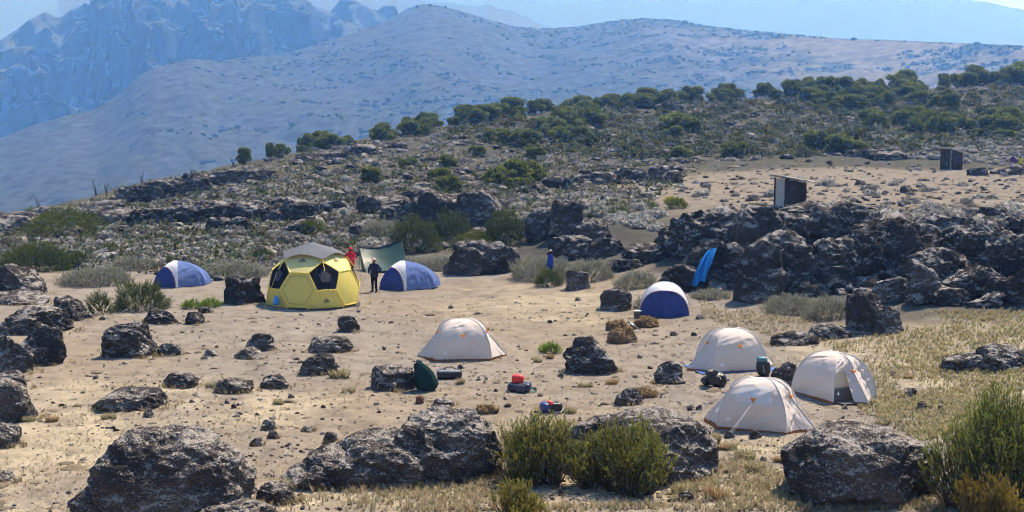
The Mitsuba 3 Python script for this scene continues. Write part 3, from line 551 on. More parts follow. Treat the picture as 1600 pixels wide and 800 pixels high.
def shrub(px, py, w, h, lib, seed, L=0.34, tint=(1, 1, 1), per=1.0, up=1.1, deep=0.85):
    r = np.random.default_rng(seed); q, s = spot(px, py); a = w / s / 2; H = h / s; d = a * deep
    q = q + np.array([q[0], q[1], 0]) / q[1] * d * 0.8; H = max(H - 0.14 * d, 0.3)
    n = int(np.clip(per * 420 * (a * d + a * H), 200, 2600)); P, D = dome(n, a, d, H * 0.92, r); D = D * [1, 1, 0.6] + [0, 0, up]; D /= np.linalg.norm(D, axis=1, keepdims=True)
    Ls = L * r.uniform(0.7, 1.35, n); P = P + q; P[:, 2] = np.maximum(ground(P[:, 0], P[:, 1]), P[:, 2]) - D[:, 2] * Ls * 0.45
    return oriented(lib, P, D, Ls, Ls * 0.95, np.asarray(tint) * r.uniform(0.65, 1.35, (n, 1)), seed)
greens = [(105, 376, 112, 46, 'large olive green bush at the far left below the cliff band'), (55, 427, 104, 44, 'dark green bush behind the round backed boulder at the left'), (125, 419, 50, 30, 'smaller dark bush right of the dark green bush at the left'), (222, 487, 72, 44, 'grey green bush in front of the far left tent'),
          (156, 493, 32, 34, 'narrow green bush left of the grey green bush near the far left tent'), (648, 396, 70, 58, 'left of two big green bushes behind the dark green tarp'), (704, 380, 62, 54, 'right of two big green bushes behind the dark green tarp'), (793, 383, 60, 52, 'green bush left of the outcrop behind the person in blue'), (748, 390, 64, 24, 'low yellow green bush between the two groups of tall bushes'),
          (858, 450, 34, 26, 'small green bush in front of the person in blue'), (408, 406, 26, 18, 'small green bush on the heath left of the grey tent cap'), (488, 372, 30, 26, 'small green bush below the dark ledge above the yellow tent'), (55, 337, 32, 14, 'small yellow green bush near the left skyline'), (1185, 327, 26, 10, 'small green bush left of the nearer hut'), (966, 335, 26, 14, 'small green bush on the pale heath right of the person in blue'), (1012, 326, 22, 12, 'small green bush left of the yellow flowering bush'), (1058, 324, 26, 17, 'green bush left of a yellow flowering one above the domed lava lump'),
          (170, 390, 24, 16, 'small green bush right of the large olive bush at the far left'), (1345, 210, 40, 14, 'low green bush on the slope above the plateau, beside the thicket')]
for k, (px, py, w, h, lab) in enumerate(greens):
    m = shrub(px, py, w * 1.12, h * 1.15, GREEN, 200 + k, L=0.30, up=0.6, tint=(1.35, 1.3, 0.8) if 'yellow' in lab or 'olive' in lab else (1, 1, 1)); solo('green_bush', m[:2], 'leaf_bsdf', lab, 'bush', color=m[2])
m = shrub(1048, 318, 17, 9, GREEN, 260, L=0.3, tint=(3.4, 2.7, 0.5)); solo('flowering_bush', m[:2], 'leaf_bsdf', 'bright yellow flowering bush above the domed lava lump', 'bush', color=m[2])
for k, (px, py, lab) in enumerate([(300, 484, 'bright green herb on the dirt, left of two near the far left tent'), (330, 482, 'bright green herb on the dirt, right of two near the squared rock'), (859, 552, 'small yellow green herb above the tall dark boulder')]):
    m = shrub(px, py, 26, 16, GREEN, 265 + k, L=0.25, tint=(1.9, 2.2, 0.9)); solo('green_herb', m[:2], 'leaf_bsdf', lab, 'plant', color=m[2])
sages = [(150, 448, 120, 36, 'grey green sage thicket left of the far left tent'), (205, 425, 80, 24, 'grey sage scrub behind the far left tent, left of it'), (365, 436, 120, 30, 'grey green sage thicket right of the far left tent'), (850, 440, 110, 46, 'wide grey green sage thicket round the person in blue'), (920, 442, 76, 42, 'sage thicket between the person in blue and the path'),
         (995, 452, 70, 32, 'round sage thicket right of the path'), (1240, 490, 90, 34, 'left half of the sage thicket under the big outcrop'), (1295, 500, 80, 44, 'right half of the sage thicket under the big outcrop'), (690, 424, 90, 26, 'grey sage scrub right of the dark green tarp'), (600, 372, 80, 30, 'grey sage scrub above the dark green tarp'), (1110, 470, 60, 16, 'low sage scrub under the blue cloth'), (640, 420, 60, 20, 'low sage scrub behind the tent by the standing person'), (870, 345, 80, 16, 'low grey scrub along the plateau edge boulders'), (985, 330, 80, 14, 'low grey green scrub on the pale heath'), (1010, 482, 36, 22, 'small grey cushion shrub left of the tent by the outcrop'),
         (1085, 412, 30, 16, 'little grey scrub between lava lumps above the blue cloth'), (1360, 342, 70, 14, 'grey scrub on top of the big outcrop'), (1490, 345, 80, 18, 'pale scrub on top of the big outcrop at the right'), (1560, 350, 60, 14, 'pale scrub at the right end of the top of the outcrop')]
for k, (px, py, w, h, lab) in enumerate(sages):
    m = shrub(px, py, w, h, SAGE, 300 + k, L=0.27, per=0.9); solo('sage_bush', m[:2], 'leaf_bsdf', lab, 'bush', color=m[2])

# white everlasting cushions on the heath
def cushion(seed):
    r = np.random.default_rng(seed); n = 80; d = rand_dirs(n, r, 0.6); d[:, 2] = np.abs(d[:, 2]); P = d * [0.9, 0.9, 0.6] * r.uniform(0.75, 1, (n, 1))
    C = np.array([0.44, 0.44, 0.42]) * r.uniform(0.45, 1.35, (n, 1)); v, f, c = leaves(P, 0.22, C, r, 0.9, 1.0)
    s = trimesh.creation.icosphere(subdivisions=0); w = np.array(s.vertices) * [0.85, 0.85, 0.62]; w[:, 2] = np.maximum(w[:, 2], -0.1)
    return np.vstack([v, w]), np.vstack([f, s.faces + len(v)]), np.vstack([c, np.tile([0.30, 0.30, 0.28], (len(w), 1))])
CUSH = [cushion(90 + i) for i in range(6)]
near_poly = [(90, 395), (200, 372), (420, 372), (560, 350), (560, 395), (480, 395), (380, 412), (200, 405), (100, 420)]
mid_poly = [(800, 300), (1000, 300), (1040, 330), (1030, 360), (960, 352), (880, 330), (800, 330)]
P1 = np.vstack([in_poly(150, near_poly, 14), in_poly(120, mid_poly, 15)])
for k, p in enumerate(P1):
    v, f, c = scatter(CUSH, p[None], np.array([cr.uniform(0.25, 0.75)]), seed=1000 + k, squash=(0.8, 1.1), sink=0.0)
    left = k < 150
    solo('everlasting_cushion', (v, f), 'leaf_bsdf', 'whitish everlasting cushion on the heath behind the far left tent' if left else 'whitish everlasting cushion on the pale heath above the person in blue', 'plant', 'white cushions behind the far left tent' if left else 'white cushions on the heath above the person in blue', color=c)
P = np.vstack([in_poly(2600, heath_poly, 16), in_poly(260, [(1240, 330), (1600, 330), (1600, 362), (1400, 372), (1250, 350)], 17), in_poly(110, plateau_poly, 24), in_poly(420, [(1300, 245), (1600, 215), (1600, 262), (1440, 250)], 18)])
keep = fbm2(P[:, 0], P[:, 1], 0.05, 3, 77) > 0.43; P = P[keep]
m = scatter(CUSH, P, np.random.default_rng(19).gamma(4, 0.10, len(P)) + 0.08, seed=19, squash=(0.7, 1.0), sink=0.0, tints=np.random.default_rng(3).uniform(0.45, 1.15, (len(P), 1)) * [1, 1, 1.02])
stuff('everlasting_cover', m[:2], 'leaf_bsdf', 'pale everlasting cushions covering the far rocky slope', color=m[2])
# heath scrub that reads as one cover
P = in_poly(3000, heath_poly, 20); r = np.random.default_rng(20); n = len(P)
pick = np.repeat(np.arange(n), 5); Q = P[pick] + r.normal(0, 0.42, (len(pick), 3)) * [1, 1, 0]; Q[:, 2] = ground(Q[:, 0], Q[:, 1])
D = rand_dirs(len(Q), r, 1.6); Ls = r.uniform(0.45, 0.95, len(Q)); tone = np.where(r.random(n) < 0.45, 1, 0)[pick][:, None]
tint = (tone * np.array([0.50, 0.66, 0.42]) + (1 - tone) * np.array([0.85, 0.82, 0.72])) * r.uniform(0.6, 1.4, (len(Q), 1))
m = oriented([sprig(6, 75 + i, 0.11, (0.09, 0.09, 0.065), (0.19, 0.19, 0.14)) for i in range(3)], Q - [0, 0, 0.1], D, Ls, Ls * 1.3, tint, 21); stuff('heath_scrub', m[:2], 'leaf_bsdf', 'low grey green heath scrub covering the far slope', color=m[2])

# dry grass
def tuft(seed, n=12, wide=0.012):
    r = np.random.default_rng(seed); a = r.uniform(0, 6.28, n); lean = r.uniform(0.1, 0.75, n); L = r.uniform(0.6, 1.1, n)
    o = np.stack([np.cos(a), np.sin(a), 0 * a], 1); s = np.stack([-np.sin(a), np.cos(a), 0 * a], 1) * wide
    b = o * 0.05; mid = b + o * (lean * L * 0.35)[:, None] + np.array([0, 0, 1]) * (L * 0.6)[:, None]; tip = b + o * (lean * L)[:, None] + np.array([0, 0, 1]) * (L * 0.88)[:, None]
    v = np.stack([b - s, b + s, mid - s * 0.7, mid + s * 0.7, tip], 1).reshape(-1, 3); k = np.arange(n)[:, None] * 5
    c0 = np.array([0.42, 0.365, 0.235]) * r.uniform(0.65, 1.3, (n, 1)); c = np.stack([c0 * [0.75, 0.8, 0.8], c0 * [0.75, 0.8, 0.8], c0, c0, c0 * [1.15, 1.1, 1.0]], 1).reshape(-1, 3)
    return v, np.vstack([k + [0, 1, 3], k + [0, 3, 2], k + [2, 3, 4]]), np.clip(c, 0, 0.8)
TUFT = [tuft(120 + i, 14, 0.022) for i in range(5)]; WIDE = [tuft(130 + i, 12, 0.05) for i in range(4)]
def lawn(name, label, n, poly, seed, size, lib, tint=(1, 1, 1), clump=None):
    r = np.random.default_rng(seed); P = in_poly(n, poly, seed)
    if clump: P = P[fbm2(P[:, 0], P[:, 1], clump, 4, 22) + 0.05 * r.normal(size=len(P)) > (0.52 if clump == 0.34 else 0.46)]
    t = np.asarray(tint) * r.uniform(0.75, 1.25, (len(P), 1)); red = r.random(len(P)) < 0.05; t[red] *= [0.95, 0.68, 0.58]; gr = r.random(len(P)) < 0.16; t[gr] *= [0.6, 0.75, 0.55]
    m = scatter(lib, P, r.uniform(0.6, 1.3, len(P)) * size, seed=seed, squash=(0.7, 1.2), sink=0.02, tints=t); stuff(name, m[:2], 'leaf_bsdf', label, color=m[2])
fore = [(330, 800), (440, 745), (600, 735), (790, 700), (800, 800), (1060, 800), (1040, 730), (1130, 700), (1240, 735), (1230, 800)]
lawn('foreground_grass', 'long dry straw grass in the foreground', 4200, [(380, 802), (440, 752), (600, 735), (700, 705), (800, 690), (800, 790), (1050, 790), (1060, 735), (1150, 715), (1240, 745), (1480, 790), (1480, 802)], 30, 0.21, TUFT, (1.0, 1.0, 1.05), 0.35)
lawn('slope_grass', 'short dry golden grass on the slope under the outcrop', 9000, [(1380, 520), (1450, 488), (1600, 478), (1640, 640), (1440, 690), (1340, 640), (1300, 545)], 31, 0.16, WIDE, (1.0, 1.04, 0.95), 0.3)
lawn('camp_grass', 'thin dry grass tufts on the camp dirt', 9500, camp_poly, 32, 0.085, WIDE, (0.85, 0.83, 0.85), 0.34)
lawn('meadow_grass', 'dry grass between the outcrop and the tents', 1700, [(1090, 470), (1190, 490), (1330, 510), (1330, 545), (1215, 530), (1100, 500)], 33, 0.13, WIDE, (0.95, 0.95, 0.95), 0.5)
tufts = [(915, 605, 30), (955, 600, 24), (890, 645, 28), (1110, 690, 40), (1165, 715, 44), (1218, 720, 20), (1380, 662, 30), (650, 695, 34), (170, 655, 30), (80, 660, 26), (45, 660, 28), (630, 730, 46), (700, 715, 40), (735, 748, 36), (435, 632, 22), (530, 590, 40), (545, 612, 30), (1130, 700, 24), (1180, 735, 40), (720, 600, 16), (330, 608, 24), (860, 560, 16), (840, 565, 18), (1140, 700, 30), (1070, 770, 60), (1120, 780, 50), (1350, 720, 10), (1540, 500, 26), (1470, 560, 24), (1420, 590, 24), (1500, 610, 26)]
for k, (px, py, w) in enumerate(tufts):
    r = np.random.default_rng(900 + k); q, s = spot(px, py); a = w / s / 2; n = 40; o = rand_dirs(n, r) * [a * 0.7, a * 0.5, 0]; P = q + o; P[:, 2] = ground(P[:, 0], P[:, 1])
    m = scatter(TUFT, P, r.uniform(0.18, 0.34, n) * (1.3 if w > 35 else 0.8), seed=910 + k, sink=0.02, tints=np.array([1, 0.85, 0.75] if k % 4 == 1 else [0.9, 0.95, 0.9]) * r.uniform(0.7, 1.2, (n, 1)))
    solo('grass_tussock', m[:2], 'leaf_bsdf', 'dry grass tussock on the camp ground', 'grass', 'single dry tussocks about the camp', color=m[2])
# grass and litter caught round the feet of the rocks
r = np.random.default_rng(140); Q = []
for px, py, w, h, *_ in big[:49]:
    q, s = spot(px, py); a = w / s / 2; n = int(np.clip(w * 0.55, 8, 90)); g = r.uniform(-math.pi, 0.35, n); k = r.uniform(0.92, 1.25, n)
    Q.append(np.stack([q[0] + a * np.cos(g) * k, q[1] + a * 0.8 * 0.75 + a * 0.8 * np.sin(g) * k, 0 * g], -1))
Q = np.vstack(Q); Q[:, 2] = ground(Q[:, 0], Q[:, 1]); m = scatter(TUFT, Q, r.uniform(0.08, 0.24, len(Q)), seed=141, sink=0.02, tints=np.array([0.95, 0.9, 0.8]) * r.uniform(0.5, 1.1, (len(Q), 1))); stuff('rock_foot_grass', m[:2], 'leaf_bsdf', 'dry grass caught round the feet of the boulders', color=m[2])
# peat mounds
for k, (px, py, w, h, lab) in enumerate([(972, 538, 50, 24, 'brown grassy peat mound below the pointed rock, front of two'), (965, 518, 40, 16, 'brown grassy peat mound below the pointed rock, back of two'), (1010, 513, 40, 14, 'flat peat mound in front of the tent by the outcrop'), (1005, 622, 46, 12, 'low brown peat mound right of the tall dark boulder'), (762, 646, 36, 10, 'low brown peat clod behind the long lichen slab'), (745, 386, 1, 1, '')][:5]):
    key = thing('peat_mound', lab, 'mound'); v, f = rock_at(px, py, w, h * 1.1, 1200 + k, 4, 0.1, 1.2); c = np.array([0.15, 0.105, 0.07]) * (0.4 + 1.2 * meshkit.fbm(v * 6, 3, k)[:, None]); part(key, 'peat', (v, f), 'vc_bsdf', True, c)
    r = np.random.default_rng(k); P = v[r.choice(np.nonzero(v[:, 2] > v[:, 2].min() + 0.35 * np.ptp(v[:, 2]))[0], 70)]; m = scatter(WIDE, P, r.uniform(0.10, 0.2, 70), seed=k, sink=0.05, tints=np.array([0.75, 0.66, 0.5]) * r.uniform(0.6, 1.3, (70, 1))); labels[part(key, 'grass', m[:2], 'leaf_bsdf', False, m[2])] = {'kind': 'stuff', 'label': 'dry brown grass on the mound'}

# the big heaths of the foreground
def big_heath(px, py, w, h, seed, label, n_br=150, tint=(1, 1, 1), flowers=0, per=15, foot=0):
    r = np.random.default_rng(seed); key = thing('heath_bush', label, 'bush'); q, s = spot(px, py); a, H = w / s / 2, h / s
    d = a * 0.8; q = q + np.array([q[0], q[1], 0]) / q[1] * d * 0.7; H -= 0.16 * d
    stems, SP, SD, SL, ST = [], [], [], [], []; nc = max(4, n_br // 22); cl = []
    for k in range(nc):
        g = r.uniform(0, 6.28); rho = math.sqrt((k + 0.5) / nc); cl.append((np.array([a * math.cos(g + k * 2.4), d * math.sin(g + k * 2.4), 0]) * rho * 0.80, H * (1 - 0.40 * rho ** 2) * r.uniform(0.80, 1.04), a * r.uniform(0.22, 0.36), r.uniform(0.8, 1.2)))
    for k in range(n_br):
        cb, ch, cw, ctone = cl[k % nc]; u = rand_dirs(1, r)[0] * [1, 1, 0] * r.random() ** 0.6
        base = q + cb * 0.8 + u * cw * 0.35; base[2] = ground(base[0], base[1]); end = q + cb * 1.05 + u * cw * 1.35 + [0, 0, ch * (1 - 0.30 * (u @ u)) * r.uniform(0.82, 1.04)]
        mid = base * 0.5 + end * 0.5 + u * cw * 0.2 + r.normal(0, 0.04, 3); stems.append(tube([base - [0, 0, .03], mid, end], [0.016, 0.011, 0.004], 4))
        tone = ctone * r.uniform(0.8, 1.2) * np.array(tint) * ([1.25, 1.05, 0.8] if r.random() < 0.25 else [1, 1, 1])
        for t in np.linspace(0.2, 1.0, per) + r.uniform(-0.04, 0.04, per):
            p = (base * (1 - t) ** 2 + 2 * mid * t * (1 - t) + end * t * t) + r.normal(0, 0.06, 3) * [1, 1, 0.5]; dd = (end - base) / np.linalg.norm(end - base) + r.normal(0, 0.48, 3) + [0, 0, 0.15]
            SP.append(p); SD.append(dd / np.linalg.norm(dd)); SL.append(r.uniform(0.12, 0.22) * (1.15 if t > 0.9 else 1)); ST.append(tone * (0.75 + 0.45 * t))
    sm = joined(stems); part(key, 'stem', sm, 'vc_bsdf', False, flat_color(sm, (0.10, 0.075, 0.055)))
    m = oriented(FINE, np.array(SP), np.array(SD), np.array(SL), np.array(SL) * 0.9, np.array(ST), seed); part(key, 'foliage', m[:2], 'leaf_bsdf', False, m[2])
    if flowers:
        i = r.choice(len(SP), flowers); P = np.array(SP)[i] + np.array(SD)[i] * np.array(SL)[i][:, None] + [0, 0, 0.02]
        f = leaves(P, 0.035, np.tile([0.75, 0.58, 0.05], (flowers, 1)) * r.uniform(0.6, 1.1, (flowers, 1)), r, 0.8, 1.2); labels[part(key, 'flower', f[:2], 'leaf_bsdf', False, f[2])] = {'kind': 'stuff', 'label': 'small yellow flowers'}
    return key
big_heath(845, 762, 165, 122, 61, 'left of the two tall green heath bushes in the foreground middle', 260, (1.1, 1.02, 0.85), 70)
big_heath(976, 778, 195, 124, 62, 'right of the two tall green heath bushes in the foreground middle', 340, (1.05, 1.03, 0.85), 150)
big_heath(1562, 806, 260, 205, 63, 'tall green heath bush filling the bottom right corner', 760, (1.0, 1.08, 0.85), 0, 14)
big_heath(795, 825, 130, 80, 64, 'small brownish green heath bush at the bottom edge in the middle', 70, (1.25, 1.05, 0.8))
big_heath(1535, 850, 150, 110, 65, 'brownish heath bush at the foot of the tall bush in the corner', 110, (1.35, 0.95, 0.7))
q, s = spot(1345, 785); q = q + np.array([0.0, 0.15, 0.75])
r = np.random.default_rng(66); P = q + rand_dirs(90, r) * [0.5, 0.12, 0.32]; m = leaves(P, 0.075, np.array([0.07, 0.15, 0.03]) * r.uniform(0.7, 1.8, (90, 1)), r, 0.3, 1.8)
solo('green_herb', m[:2], 'leaf_bsdf', 'bright green leafy herb growing on the face of the broad boulder at bottom right', 'plant', color=m[2])
# red seed stalks before the biggest boulder
for k, (px, py, h) in enumerate([(296, 795, 0.95), (322, 800, 0.8), (228, 815, 0.5), (318, 790, 0.5)]):
    q, s = spot(px, py); t = q + [-0.12 - 0.05 * k, -0.1, h]; m1, m2 = tube([q, (q + t) / 2 + [0.03, 0, 0.02], t], [0.006, 0.005, 0.004], 5), tube([t - (t - q) * 0.25, t], [0.014, 0.010], 6); m = joined([m1, m2])
    solo('seed_stalk', m, 'vc_bsdf', 'thin reddish seed stalk standing in front of the largest round boulder', 'plant', 'reddish seed stalks before the largest boulder', color=np.vstack([flat_color(m1, (.22, .12, .07)), flat_color(m2, (.32, .13, .06))]))
# scrub on the far hillside, one mass
r = np.random.default_rng(70); n = 26000; i, j = r.integers(120, 478, n), (179 * (r.random(n) ** 0.8)).astype(int)
P = np.stack([hx[i, j], hy[i, j], hz[i, j]], -1) + r.normal(0, 1.2, (n, 3)) * [1, 1, 0]; keep = (fbm2((P[:, 0] + P[:, 1] * .4) / SC, P[:, 1] * .5 / SC, 0.012, 5, 51) * 0.5 + fbm2(P[:, 0] / SC * 0.5, P[:, 1] / SC * 1.6, 0.03, 3, 55) * 0.5 > 0.51) & (P[:, 0] > -260 + r.normal(0, 260, n)); keep |= (j > 177); P = P[keep]
blob = [(np.array(trimesh.creation.icosphere(subdivisions=0).vertices) * [1, 1, 0.75] * r.uniform(0.6, 1.35, (12, 1)), np.array(trimesh.creation.icosphere(subdivisions=0).faces)) for _ in range(4)]
v, f, _ = scatter(blob, P, r.gamma(3.0, 0.6, len(P)).clip(0.6, 4.0), seed=71, sink=-0.2); stuff('hillside_scrub', (v, f), 'vc_bsdf', 'dark scrub dotted over the hazy hillside behind', color=np.tile([0.035, 0.045, 0.025], (len(v), 1)))
# ---------------------------------------------------------------- tents
def col_curve(kind, x0, y0, H, rx, xh=0, zh=0):
    """One seam of a tent from the ground (phi = 0) to the roof ridge (phi = pi/2), local x along the tent."""
    def f(phi):
        z = H * np.sin(phi)
        if kind == 'corner':
            k = np.cos(phi) ** 0.85; sx = math.copysign(1, x0); return np.stack([sx * rx + (x0 - sx * rx) * k, y0 * k, z], -1)
        sx = math.copysign(1, x0); t = np.clip(z / zh, 0, 1); u = np.clip((z - zh) / (H - zh), 0, 1)
        x = np.where(z < zh, x0 + (xh - x0) * t, sx * rx + (xh - sx * rx) * np.sqrt(np.clip(1 - u ** 2, 0, 1)))
        return np.stack([x, 0 * x, z], -1)
    return f
def panel_fn(ca, cb, sag, seed, wr=0.012):
    def f(s, phi):
        a, b = ca(phi), cb(phi); p = a * (1 - s[..., None]) + b * s[..., None]
        mid = p.copy(); mid[..., 2] = 0; n = mid / (np.linalg.norm(mid, axis=-1, keepdims=True) + 1e-6)
        w = 4 * s * (1 - s)
        crease = meshkit.noise(np.stack([s * 2.2 + phi * 0.8, phi * 11 - s * 5, 0 * s + seed], -1), seed) + 0.6 * meshkit.noise(np.stack([s * 9 + phi * 3, phi * 3, 0 * s + seed], -1), seed + 3)
        return p - n * (w * sag * np.cos(phi))[..., None] + n * ((crease - 0.8 + 0.9 * (np.abs(meshkit.noise(np.stack([phi * 17 - s * 7, s * 3 + phi * 4, 0 * s + seed], -1), seed + 5) - 0.5) - 0.25)) * wr * 3.6 * w ** 0.5)[..., None] + n * (0.10 * w * np.sin(2 * phi) * (sag < 0.03))[..., None]
    return f
def patch(fn, s0, s1, p0, p1, n=26, m=30, off=0.0):
    S, Ph = np.meshgrid(np.linspace(s0, s1, n), np.linspace(p0, p1, m), indexing='ij'); v = fn(S, Ph)
    if off:
        c = v.copy(); c[..., 2] -= 0.2; v = v + c / np.linalg.norm(c, axis=-1, keepdims=True) * off
    return v.reshape(-1, 3), grid_faces(n, m)
def to_world(v, at, rz):
    c, s = math.cos(rz), math.sin(rz); return v @ np.array([[c, s, 0], [-s, c, 0], [0, 0, 1]]) + at
ORANGE, BEIGE, GREYCORD = (0.75, 0.24, 0.035), (0.76, 0.685, 0.635), (0.62, 0.60, 0.57)
def put(key, name, m, at, rz, bsdf, col, smooth=False, label=None):
    v, f = m; k = part(key, name, (to_world(np.asarray(v, float), at, rz), f), bsdf, smooth, flat_color((v, f), col) if np.ndim(col) == 1 else col)
    if label: say(k, label)
    return k
def box(cx, cy, cz, a, b, c, rz=0):
    m = trimesh.creation.box((a, b, c)); v = np.array(m.vertices)
    return to_world(v, np.array([cx, cy, cz]), rz), np.array(m.faces)
def blunt(a, b, c, r=0.25):
    """A rounded box round the origin, with half sizes a, b, c."""
    q = min(a, b, c) * r * 2; s = [m3.Manifold.sphere(q, 12).translate((x * (a - q), y * (b - q), z * (c - q))) for x in (-1, 1) for y in (-1, 1) for z in (-1, 1)]
    return m3.Manifold.batch_hull(s)
def mani(m):
    q = m.to_mesh(); return np.array(q.vert_properties[:, :3]), np.array(q.tri_verts)
def beige_tent(px, py, rz, label, front, tab=True, guy=False, open_door=False, window=False, sheet=False, seed=1):
    """front: number of the long side that faces the camera (1 or 4)."""
    key = thing('tent', label, 'tent', 'beige dome tents of the camp'); q, _ = spot(px, py); H, rx, xh, zh = 1.42, 0.20, 0.92, 0.92
    C = [col_curve('tip', 1.72, 0, H, rx, xh, zh), col_curve('corner', 1.02, 0.88, H, rx), col_curve('corner', -1.02, 0.88, H, rx), col_curve('tip', -1.72, 0, H, rx, -xh, zh), col_curve('corner', -1.02, -0.88, H, rx), col_curve('corner', 1.02, -0.88, H, rx)]
    Fn = [panel_fn(C[i], C[(i + 1) % 6], 0.02 if i in (1, 4) else 0.10, seed * 10 + i, 0.016 if i in (1, 4) else 0.022) for i in range(6)]
    p0 = 0.035
    for i in range(6):
        if i == 5 and open_door:
            put(key, 'vestibule', patch(Fn[i], 0, 0.42, math.asin(zh / H), math.pi / 2), q, rz, 'fabric_bsdf', BEIGE, True); put(key, 'vestibule', patch(Fn[i], 0.42, 1, math.asin(zh / H), math.pi / 2), q, rz, 'fabric_bsdf', BEIGE, True)
            put(key, 'door_flap', patch(Fn[i], 0.62, 1, p0, math.asin(zh / H)), q, rz, 'fabric_bsdf', BEIGE, True); continue
        put(key, 'side_panel' if i in (1, 4) else 'vestibule', patch(Fn[i], 0, 1, p0, math.pi / 2, 34, 36), q, rz, 'fabric_bsdf', BEIGE, True)
    a = np.linspace(-rx, rx, 8); e = np.linspace(-1, 1, 3)
    ph = np.linspace(p0, math.pi / 2, 22)
    for i, c in enumerate(C):
        v = c(ph); o = v.copy(); o[:, 2] -= 0.3; v = v + o / np.linalg.norm(o, axis=1, keepdims=True) * 0.012
        put(key, 'pole_sleeve', tube(v, 0.017, 5), q, rz, 'satin_bsdf', GREYCORD, True)
        nx = C[(i + 1) % 6]; s = np.linspace(0, 1, 12); A, B = c(np.array([p0]))[0], nx(np.array([p0]))[0]; O = A * (1 - s[:, None]) + B * s[:, None]
        hem = np.stack([O * [1.01, 1.01, 1], O * [1.0, 1.0, 0] - [0, 0, 0.03]], 1).reshape(-1, 3)
        if not (open_door and i == 5): put(key, 'hem', (hem, grid_faces(12, 2)), q, rz, 'vc_bsdf', (0.34, 0.135, 0.05))
    for sx in (1, -1):
        put(key, 'hub_tab', mani(blunt(0.045, 0.065, 0.035).rotate((0, -40 * sx, 0)).translate((sx * (xh + 0.02), 0, zh + 0.02))), q, rz, 'satin_bsdf', ORANGE, True, 'orange tab where the poles meet')
    for sx in (1, -1):
        if not (open_door and sx == 1): h = np.array([sx * (xh + 0.04), 0, zh + 0.02]); put(key, 'guy_line', tube([h, [sx * 2.25, 0.15 * sx, 0.0]], 0.006, 4), q, rz, 'satin_bsdf', (0.70, 0.68, 0.64))
    if tab:
        ft = lambda s, p: Fn[front](s, p)
        put(key, 'guy_tab', patch(lambda s, p: Fn[front](0.5 + (s - 0.5) * 0.11 * np.clip((p - 0.60) / 0.13, 0.02, 1), p), 0, 1, 0.60, 0.73, 5, 5, 0.02), q, rz, 'satin_bsdf', ORANGE, True, 'small orange guy line tab')
    sm = patch(lambda s, p: Fn[front](0.5 + (s - 0.5) * np.clip((0.27 - p) / 0.09, 0.01, 1) + (-0.34 if True else 0), p), 0.455, 0.545, 0.18, 0.27, 5, 5, 0.006)
    put(key, 'emblem', sm, q, rz, 'satin_bsdf', (0.86, 0.86, 0.90), False, 'small white peaked emblem printed low on the side')
    if window: put(key, 'window', patch(Fn[front], 0.2, 0.8, 0.62, 1.12, 12, 10, 0.006), q, rz, 'fabric_bsdf', (0.83, 0.81, 0.80), True, 'paler translucent window in the side panel')
    if guy:
        b0 = Fn[front](np.array([0.5]), np.array([0.62]))[0]; g = np.array([b0[0] - 0.42, b0[1] * 1.0 - 0.95, 0.06])
        for dx in (-0.03, 0.05): put(key, 'guy_line', tube([b0 + [0, -0.02, 0], g + [dx, 0, 0]], 0.007, 5), q, rz, 'satin_bsdf', (0.72, 0.70, 0.66))
        w = to_world(g[None], q, rz)[0]; w[2] = ground(w[0], w[1]) - 0.02
        solo('stone', place(lib3[2], w, [0.16, 0.13, 0.2]), 'rock_bsdf', 'dark stone that holds the two guy lines of the nearest beige tent', 'stone')
    if open_door:
        S, Ph = np.meshgrid(np.linspace(0, 1, 16), np.linspace(p0, 1.05, 16), indexing='ij'); A, B = C[5](Ph), C[1](Ph); W = (A * (1 - S[..., None]) + B * S[..., None]) * [0.9, 0.92, 0.96]
        put(key, 'inner_wall', (W.reshape(-1, 3), grid_faces(16, 16)), q, rz, 'fabric_bsdf', np.where(W.reshape(-1, 3)[:, 2:] < 0.42, np.array([[0.16, 0.155, 0.15]]), np.array([[0.78, 0.66, 0.48]])), True, 'cream inner tent with a grey mesh lower half seen through the open door')
        put(key, 'groundsheet', box(0.2, 0, 0.02, 2.4, 1.5, 0.02), q, rz, 'vc_bsdf', (0.12, 0.12, 0.12))
    if sheet: put(key, 'groundsheet', box(0.0, -0.1, 0.012, 3.0, 1.9, 0.016), q, rz, 'satin_bsdf', (0.04, 0.12, 0.34), False, 'blue plastic groundsheet showing at the tent edge')
    return key
beige_tent(722, 556, math.radians(6), 'beige dome tent standing alone at the middle of the camp behind the black duffel bag', 4, seed=1)
beige_tent(1142, 574, math.radians(14), 'beige dome tent farthest back of the three at the right, by the black bags', 4, sheet=True, seed=2)
beige_tent(1302, 618, math.radians(-62), 'beige dome tent with its door open, rightmost of the three', 5, tab=False, open_door=True, seed=3)
beige_tent(1186, 664, math.radians(-24), 'nearest beige dome tent with two guy lines tied to a stone', 4, guy=True, window=True, seed=4)

